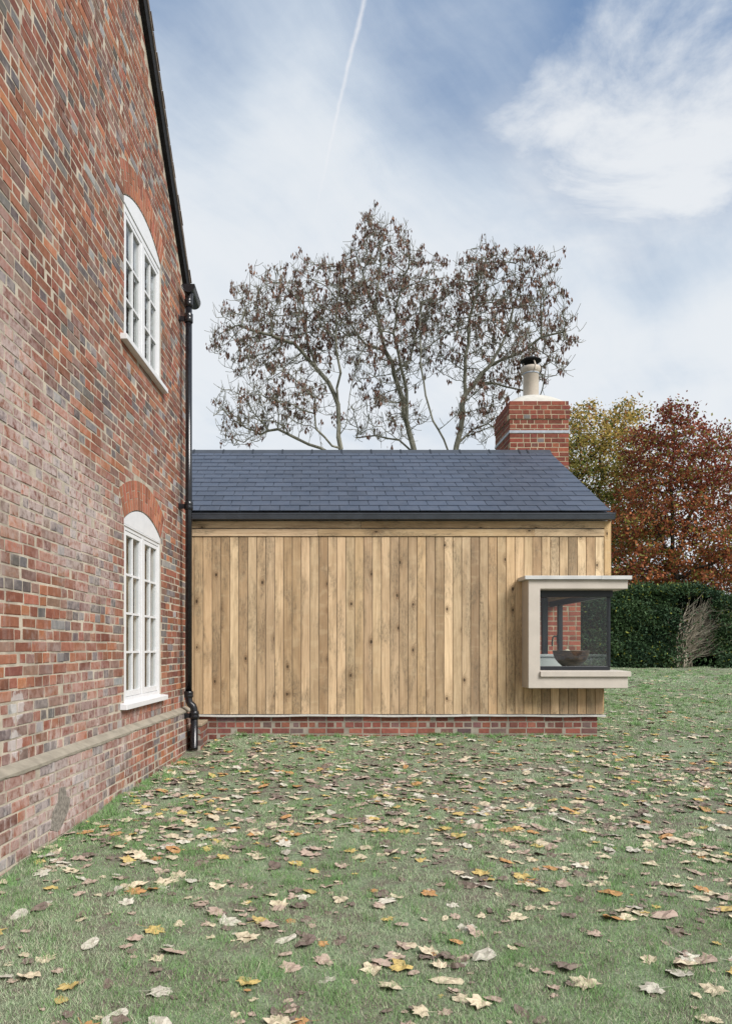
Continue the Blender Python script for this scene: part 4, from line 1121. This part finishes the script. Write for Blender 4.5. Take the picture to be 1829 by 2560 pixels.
beech('beech_tree', 'copper red beech with orange lower leaves, behind the yew hedge',
      [([(1690, 1600, 0), (1688, 1480, 0), (1680, 1380, 0), (1676, 1260, 0), (1680, 1150, 0), (1682, 1060, 0)], None), ([(1684, 1420, 0), (1740, 1300, .4), (1770, 1200, .6), (1780, 1130, .6)], 1),
       ([(1682, 1400, 0), (1620, 1320, -.4), (1580, 1260, -.6)], 1), ([(1686, 1450, 0), (1780, 1400, -.3), (1850, 1340, -.5)], 1)],
      [(1690, 1180, 130, 130, 2.2, 2.2), (1675, 1060, 60, 65, 1.2, .55), (1780, 1200, 70, 130, 1.8, 1.0), (1600, 1310, 130, 85, 1.8, 1.3), (1720, 1340, 160, 90, 2.0, 1.7), (1590, 1420, 130, 60, 1.5, .9), (1730, 1440, 130, 60, 1.6, .8), (1850, 1340, 80, 120, 2, .8), (1600, 1110, 50, 50, 1.0, .3), (1760, 1090, 50, 30, 1, .25)], 63, 2900, 21.5, 31000, red_cols, .096, spread=.15)
def brown_cols(C, rg): return np.tile(np.array(srgb(110, 84, 62)), (len(C), 1)) * rg.uniform(.6, 1.2, (len(C), 1))
beech('bare_tree', 'bare grey twiggy tree at the right edge, behind the copper beech',
      [([(1840, 1600, 0), (1842, 1400, 0), (1838, 1250, 0), (1836, 1120, 0)], None)], [(1835, 1200, 70, 150, 2.0, 1.0), (1830, 1100, 50, 50, 1.2, .4), (1850, 1380, 90, 100, 1.8, .5)], 77, 1600, 26.0, 2600, brown_cols, .08, True, None, .010)
beech('bare_tree', 'tangled dark understorey tree low behind the yew hedge',
      [([(1760, 1600, 0), (1756, 1500, 0), (1770, 1400, 0), (1790, 1330, 0)], None), ([(1758, 1520, 0), (1820, 1440, .2), (1880, 1400, .3)], 1)], [(1790, 1450, 110, 70, 1.8, 1.0), (1650, 1440, 120, 50, 1.8, .8)], 78, 1300, 23.5, 7000, brown_cols, .09, True, None, .010)

# ------------------------------------------------------------------ yew hedge with a dead bare patch
HD = 19.3
def hpx(x, D=HD): return (x - PX) * D / F
hx0, hx1 = 3.2, 22.0
def hedge_top(X):
    x = PX + X * F / HD
    y = np.interp(x, [1000, 1545, 1600, 1660, 1745, 1790, 1829, 2000], [1500, 1480, 1472, 1463, 1462, 1482, 1490, 1495])
    return CZ + (PY - y) * HD / F + .05 * np.sin(X * 3.1) + .03 * np.sin(X * 7.7 + 1)
hb = empty('yew_hedge', (8.4, HD + .8, .8)); tag(hb, 'clipped dark green yew hedge at the back of the lawn', 'hedge')
HO = np.array([8.4, HD + .8, .8])
rg = np.random.default_rng(5)
def hedge_surface(n):
    X = rg.uniform(hx0, hx1, n); top = hedge_top(X); g = gz(X, np.full(n, HD)); s_ = rg.uniform(0, 1, n)
    H = top - g; per = H + 1.5 + 0.0
    d = s_ * per; rad_ = .35
    y = np.where(d < H, HD + .10 * np.sin(X * 2.2) + .06 * np.sin(d * 6 + X), HD + (d - H)); z = np.where(d < H, g + d, top)
    # round the shoulder
    near = np.clip(1 - np.abs(d - H) / rad_, 0, 1); y = y + np.where(d < H, near ** 2 * .16, 0); z = z - near ** 2 * .12
    return X, y, z
X, y, z = hedge_surface(165000)
gap = ((X > hpx(1694)) & (X < hpx(1788)) & (z < 2.80) & (y < HD + .9))
gap &= ~(rg.uniform(0, 1, len(X)) < np.where((X < hpx(1712)) | (X > hpx(1775)), .30, .07))
X, y, z = X[~gap], y[~gap], z[~gap]
C = np.stack([X, y, z], 1) + rg.normal(size=(len(X), 3)) * .045
cl = np.sin(X * 4.1 + z * 3) * np.sin(z * 5.3 + X * 2) * .5 + .5
gcol = np.array(srgb(44, 66, 46))[None] * (1 - cl[:, None]) + np.array(srgb(66, 88, 54))[None] * cl[:, None]
yl_ = (rg.uniform(0, 1, len(X)) < .03 + .05 * (z > 2.7))[:, None]; gcol = np.where(yl_, np.array(srgb(120, 124, 50)), gcol) * rg.uniform(.55, 1.45, (len(X), 1))
V, Fc, T = leaf_quads(C - HO, .095, .38, rg, .1, gcol); np_mesh('foliage', V, Fc, M_yew, hb, T)
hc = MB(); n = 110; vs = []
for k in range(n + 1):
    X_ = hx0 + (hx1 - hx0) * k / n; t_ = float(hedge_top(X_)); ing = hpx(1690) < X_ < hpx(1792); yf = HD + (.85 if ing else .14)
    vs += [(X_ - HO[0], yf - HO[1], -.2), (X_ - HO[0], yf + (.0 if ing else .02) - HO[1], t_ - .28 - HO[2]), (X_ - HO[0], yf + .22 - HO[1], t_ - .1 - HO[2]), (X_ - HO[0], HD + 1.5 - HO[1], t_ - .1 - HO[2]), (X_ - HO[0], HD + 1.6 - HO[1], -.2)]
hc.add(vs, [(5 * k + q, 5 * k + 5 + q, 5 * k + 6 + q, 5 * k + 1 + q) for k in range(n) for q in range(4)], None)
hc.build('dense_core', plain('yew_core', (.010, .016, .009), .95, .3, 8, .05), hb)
tw = MB(); rr = random.Random(4)
bxp, byp = hpx(1703), HD + .42; bz = float(gz(bxp, byp))
for s_ in range(44):
    X_ = bxp + rr.uniform(-.12, .42); Y_ = byp - .05 + rr.uniform(-.18, .25); fan = rr.choice([rr.uniform(-.12, .25), rr.uniform(.1, 1.05)]); h = rr.uniform(.7, 2.1) * (1 - .30 * max(0, fan))
    pts = []; rads = []; n = 9; k_ = rr.uniform(.75, 1.25); z00 = bz + rr.choice([0, 0, 0, rr.uniform(.2, 1.0)])
    for i in range(n + 1):
        t_ = i / n; pts.append((X_ + fan * 1.15 * k_ * t_ ** 1.5 + .05 * math.sin(t_ * 7 + s_) + rr.uniform(-.02, .02), Y_ - .28 * t_ * max(fan, 0) + rr.uniform(-.012, .012), z00 + (h if z00 < bz + .1 else h * .55) * (t_ ** .9)))
        rads.append((.026 if h > 1.3 else .014) * (1 - .8 * t_) + .003)
    tw.tube(pts, rads, 5)
    for _ in range(rr.randrange(12, 20)):
        i = rr.randrange(3, n); p = Vector(pts[i]); d = Vector((rr.uniform(.05, 1), rr.uniform(-.6, .3), rr.uniform(.0, .9))).normalized(); L = rr.uniform(.15, .5)
        q = p + d * L; q2 = q + (d + Vector((rr.uniform(-.3, .3), rr.uniform(-.3, .3), rr.uniform(-.1, .4)))).normalized() * L * .6
        tw.tube([p, q, q2], [.0075, .0055, .003], 4)
tw.v = [(a - HO[0], b - HO[1], c - HO[2]) for a, b, c in tw.v]
do = tw.build('dead_branches', M_dead, hb); do['label'] = 'bare pale dead branches fanning out of the hedge'

# ------------------------------------------------------------------ grass
rg = np.random.default_rng(9)
def pnoise(X, Y, f, s=0):
    return (np.sin(X * f + 1.3 * np.sin(Y * f * .7 + s) + s) * np.sin(Y * f * 1.1 + 1.7 * np.sin(X * f * .6 + 2 * s)) + .5 * np.sin(X * f * 2.3 + s * 3 + Y * f) * np.sin(Y * f * 2.1 - X * f * .8)) / 1.5
def wall_x(Y): return AW + math.tan(TH) * Y + .09
def in_building(X, Y): return ((X < wall_x(Y)) & (Y < 8.8)) | ((X > -1.6) & (X < 3.66) & (Y > 8.93) & (Y < 13.5)) | ((X < -1.30) & (Y > 8.14) & (Y < 9.0)) | ((X < -1.0) & (Y > 8.9))
def scatter(n, d0, d1, power):
    """positions in a wedge a little wider than the view, denser towards the camera"""
    u_ = rg.uniform(0, 1, n); D = (d0 ** power + u_ * (d1 ** power - d0 ** power)) ** (1 / power)
    xa, xb = (-PX - 110) / F * D, (1829 - PX + 620) / F * D + .6; X = rg.uniform(xa, xb)
    ok = ~in_building(X, D); return X[ok], D[ok]
def blades(n, d0, d1, power, h, wd):
    X, Y = scatter(n, d0, d1, power)
    pn = pnoise(X, Y, 2.1, .4) * .7 + pnoise(X, Y, 6.3, 1.9) * .6
    band = np.exp(-((Y - 6.8) / 2.0) ** 2) * .58                     # worn, littered stretch in the middle of the lawn
    keep = rg.uniform(0, 1, len(X)) < np.clip(.86 + pn * .75 - band, .10, 1)
    X, Y, pn = X[keep], Y[keep], pn[keep]; n = len(X)
    tuft = np.clip(pnoise(X, Y, 3.7, 5.0), 0, 1)
    H = h * rg.uniform(.45, 1.25, n) * (1 + .9 * tuft ** 2); W_ = wd * rg.uniform(.7, 1.4, n) * np.clip(Y / 4.5, .75, 3.2)
    a = rg.uniform(0, 2 * np.pi, n); le = rg.uniform(.25, 1.1, n) * H; b = a + rg.uniform(-1.6, 1.6, n)
    Z = gz(X, Y) - .004
    base = np.stack([X, Y, Z], 1); sd2 = np.stack([np.cos(a), np.sin(a), np.zeros(n)], 1) * W_[:, None] * .5
    tp = base + np.stack([np.cos(b) * le, np.sin(b) * le, H], 1)
    V = np.stack([base - sd2, base + sd2, tp], 1).reshape(-1, 3)
    g1_, g2_, g3_ = np.array(srgb(140, 174, 114)), np.array(srgb(196, 210, 174)), np.array(srgb(112, 152, 94)); st_ = np.array(srgb(206, 200, 174))
    f = np.clip(.5 + pnoise(X, Y, 1.3, 7.0) * .75 + pnoise(X, Y, 4.1, 2.0) * .4 + rg.normal(size=n) * .22, 0, 1)[:, None]
    c = g1_ * (1 - f) + g2_ * f; u_ = rg.uniform(0, 1, (n, 1)); c = np.where(u_ < .2, g3_, c); c = np.where(u_ > .86, st_, c)
    c = c * rg.uniform(.75, 1.25, (n, 1))
    return V, np.arange(n * 3).reshape(n, 3), np.repeat(np.concatenate([c, np.ones((n, 1))], 1), 3, 0)
V, Fc, T = blades(1680000, 2.0, 24.0, .60, .021, .0034)
# longer tufts: scattered over the lawn and along the foot of the walls
nt = 3300; tx, ty = scatter(nt, 2.2, 18.0, 1.0); wl = 90
ty2 = rg.uniform(3.2, 8.1, wl); tx2 = wall_x(ty2) + .03 + np.abs(rg.normal(size=wl)) * .06
tx3 = rg.uniform(-1.2, 3.5, 60); ty3 = 8.90 - np.abs(rg.normal(size=60)) * .06
tx, ty = np.concatenate([tx, tx2, tx3]), np.concatenate([ty, ty2, ty3]); th_ = rg.uniform(.025, .06, len(tx)); kk = 34
X = np.repeat(tx, kk) + rg.normal(size=len(tx) * kk) * .028; Y = np.repeat(ty, kk) + rg.normal(size=len(tx) * kk) * .028
H = np.repeat(th_, kk) * rg.uniform(.5, 1.15, len(X)); a = rg.uniform(0, 2 * np.pi, len(X)); b = rg.uniform(0, 2 * np.pi, len(X)); le = H * rg.uniform(.2, .9, len(X)); W_ = .0038 * np.clip(Y / 4.5, .8, 3)
base = np.stack([X, Y, gz(X, Y) - .004], 1); sd2 = np.stack([np.cos(a), np.sin(a), a * 0], 1) * W_[:, None] * .5
V2 = np.stack([base - sd2, base + sd2, base + np.stack([np.cos(b) * le, np.sin(b) * le, H], 1)], 1).reshape(-1, 3)
c = np.array(srgb(122, 160, 98)) * np.repeat(rg.uniform(.75, 1.3, len(tx)), kk)[:, None] * rg.uniform(.8, 1.2, (len(X), 1))
T2 = np.repeat(np.concatenate([c, np.ones((len(X), 1))], 1), 3, 0)
V = np.concatenate([V, V2]); T = np.concatenate([T, T2]); Fc = np.arange(len(V)).reshape(-1, 3)
go_ = np_mesh('grass', V, Fc, M_grass, None, T); tag(go_, 'short tufted lawn grass', 'grass', kind='stuff')

# ------------------------------------------------------------------ fallen leaves
def leaf_shape(rr, lobes=True):
    pts = []
    if lobes:
        tips_ = [(-90, .34), (-128, .66), (-106, .42), (-155, .60), (178, .84), (158, .60), (142, .72), (122, .92), (106, .68), (90, 1.0), (74, .68), (58, .92), (38, .72), (22, .60), (2, .84), (-25, .60), (-52, .66), (-74, .42)]
        tips_ = [(a, r_ * rr.uniform(.78, 1.15)) for a, r_ in tips_]
        tips_ = sorted(tips_, key=lambda q: q[0])
        pts = [(r_ * .5 * math.cos(R(a)), r_ * .5 * math.sin(R(a))) for a, r_ in tips_]
    else:
        for k in range(12):
            a = 2 * math.pi * k / 12; r_ = .5 * rr.uniform(.85, 1.05); pts.append((r_ * .55 * math.cos(a), r_ * math.sin(a)))
    return pts
def leaf_verts(rr):
    pts = leaf_shape(rr, rr.random() < .72); curl = rr.uniform(-.45, .6); ca = rr.uniform(0, math.pi); roll = rr.uniform(0, .5); vs = []
    def hgt(x, y):
        q = x * math.cos(ca) + y * math.sin(ca); return curl * .5 * q * q * 1.6 + roll * .5 * max(0, abs(x) - .12) ** 1.3 + .05 * math.sin(x * 14) * math.sin(y * 11)
    vs = [(0, 0, hgt(0, 0))] + [(x * .5, y * .5, hgt(x * .5, y * .5) + .02) for x, y in pts] + [(x, y, hgt(x, y)) for x, y in pts]
    n = len(pts); fs = [(0, 1 + i, 1 + (i + 1) % n) for i in range(n)] + [(1 + i, 1 + n + i, 1 + n + (i + 1) % n, 1 + (i + 1) % n) for i in range(n)]
    if rr.random() < .6:                                   # stalk
        b = len(vs); vs += [(-.012, -.12, .02), (.012, -.12, .02), (.06, -.62, .03), (.045, -.62, .03)]; fs.append((b, b + 1, b + 2, b + 3))
    mz = min(v[2] for v in vs); vs = [(a, b_, c - mz) for a, b_, c in vs]
    return vs, fs
LEAFC = [('pale tan', (196, 182, 156), 34), ('pinkish brown', (168, 148, 134), 26), ('dark brown', (112, 98, 90), 18), ('yellow', (190, 166, 104), 10), ('orange brown', (172, 130, 86), 5), ('greyish cream', (188, 182, 168), 14)]
rr = random.Random(21); LV = []
for cn, c, wt in LEAFC:
    for k in range(7):
        vs, fs = leaf_verts(rr); kk = rr.uniform(.85, 1.1); LV.append((cn, vs, fs, (*[v * kk for v in srgb(*c)], 1), wt))
LM = []
for cn, vs, fs, c, wt in LV:
    o = MB().add(vs, fs, c).build('fallen_leaf', M_fallen); LM.append(o.data); bpy.data.objects.remove(o)
wts = np.array([l[4] for l in LV], float); wts /= wts.sum()
nL = 28500
X, Y = scatter(nL, 2.3, 19.0, 1.15)
dn = .42 + .58 * np.exp(-((Y - 7.0) / 2.4) ** 2) + .34 * pnoise(X, Y, 1.7, 3.0) + .30 * pnoise(X, Y, 5.5, 1.0); dn = np.where(Y < 5.0, dn * np.interp(Y, [2, 3.2, 5], [.42, .5, 1.0]), dn); dn = np.where((Y > 9.5), dn * .75, dn); dn = np.where(Y > 15.5, dn * .4, dn)
kp = rg.uniform(0, 1, len(X)) < dn; X, Y = X[kp], Y[kp]; n = len(X)
S = rg.uniform(.06, .155, n); S = np.where(rg.uniform(0, 1, n) < .5, S * .5, S); K = rg.choice(len(LV), n, p=wts)
dark_ids = np.array([q for q, l in enumerate(LV) if l[0] in ('dark brown', 'pinkish brown')])
K = np.where((S < .075) & (rg.uniform(0, 1, n) < .65), rg.choice(dark_ids, n), K)
ROT = rg.uniform(0, 2 * np.pi, n); TX, TY = rg.normal(size=n) * .11, rg.normal(size=n) * .11
Z = gz(X, Y) - .001 + rg.uniform(0, .011, n)
order = np.argsort(-(S / Y))
xpix = PX + F * X / Y; ypix = PY + F * (CZ - Z) / Y
order = [i for i in order if -20 < xpix[i] < 1850 and ypix[i] < 2580]
inside = set(order[:300]); mbv, mbf, mbc = [], [], []; nv = 0
from mathutils import Euler
near_leaves = {}
for i in range(n):
    cn, vs, fs, c, _ = LV[K[i]]
    if i in inside:
        o = bpy.data.objects.new('fallen_leaf', LM[K[i]]); col.objects.link(o)
        o.location = (X[i], Y[i], Z[i]); o.scale = (S[i],) * 3; o.rotation_euler = (TX[i], TY[i], ROT[i])
        side = 'left' if xpix[i] < 610 else 'middle' if xpix[i] < 1220 else 'right'
        row = 'nearest the camera' if ypix[i] > 2380 else 'in near grass' if ypix[i] > 2180 else 'halfway to the plinth' if ypix[i] > 2020 else 'towards the oak wall'
        size_ = 'large ' if S[i] > .125 else 'small ' if S[i] < .09 else ''
        tag(o, size_ + cn + ' leaf ' + row + ', ' + side + ' of lawn', 'leaf', cn + ' leaves fallen on the lawn')
        near_leaves.setdefault(o['label'], []).append((xpix[i], o))
    else:
        m3 = Matrix.Translation((X[i], Y[i], Z[i])) @ Euler((TX[i], TY[i], ROT[i])).to_matrix().to_4x4() @ Matrix.Scale(S[i], 4)
        A = np.array(vs) @ np.array(m3.to_3x3()).T + np.array(m3.translation)
        mbv.append(A); mbf += [tuple(q + nv for q in f) for f in fs]; mbc.append(np.tile(np.array(c), (len(vs), 1))); nv += len(vs)
me = bpy.data.meshes.new('leaf_litter'); me.from_pydata(np.concatenate(mbv).tolist(), [], mbf); me.materials.append(M_fallen)
a = me.color_attributes.new('tint', 'FLOAT_COLOR', 'POINT'); a.data.foreach_set('color', np.concatenate(mbc).astype(np.float32).ravel())
lo = bpy.data.objects.new('leaf_litter', me); col.objects.link(lo); tag(lo, 'scatter of smaller fallen leaves across the lawn', 'leaves', kind='stuff')
ORD = 'first second third fourth fifth sixth seventh eighth ninth tenth eleventh twelfth thirteenth fourteenth fifteenth sixteenth seventeenth eighteenth nineteenth twentieth'.split()
for lab, lst in near_leaves.items():                       # tell leaves of one look and place apart by their order
    if len(lst) > 1:
        for k, (_, o) in enumerate(sorted(lst, key=lambda q: q[0])): o['label'] = lab + ', ' + ORD[min(k, 19)] + ' from left'
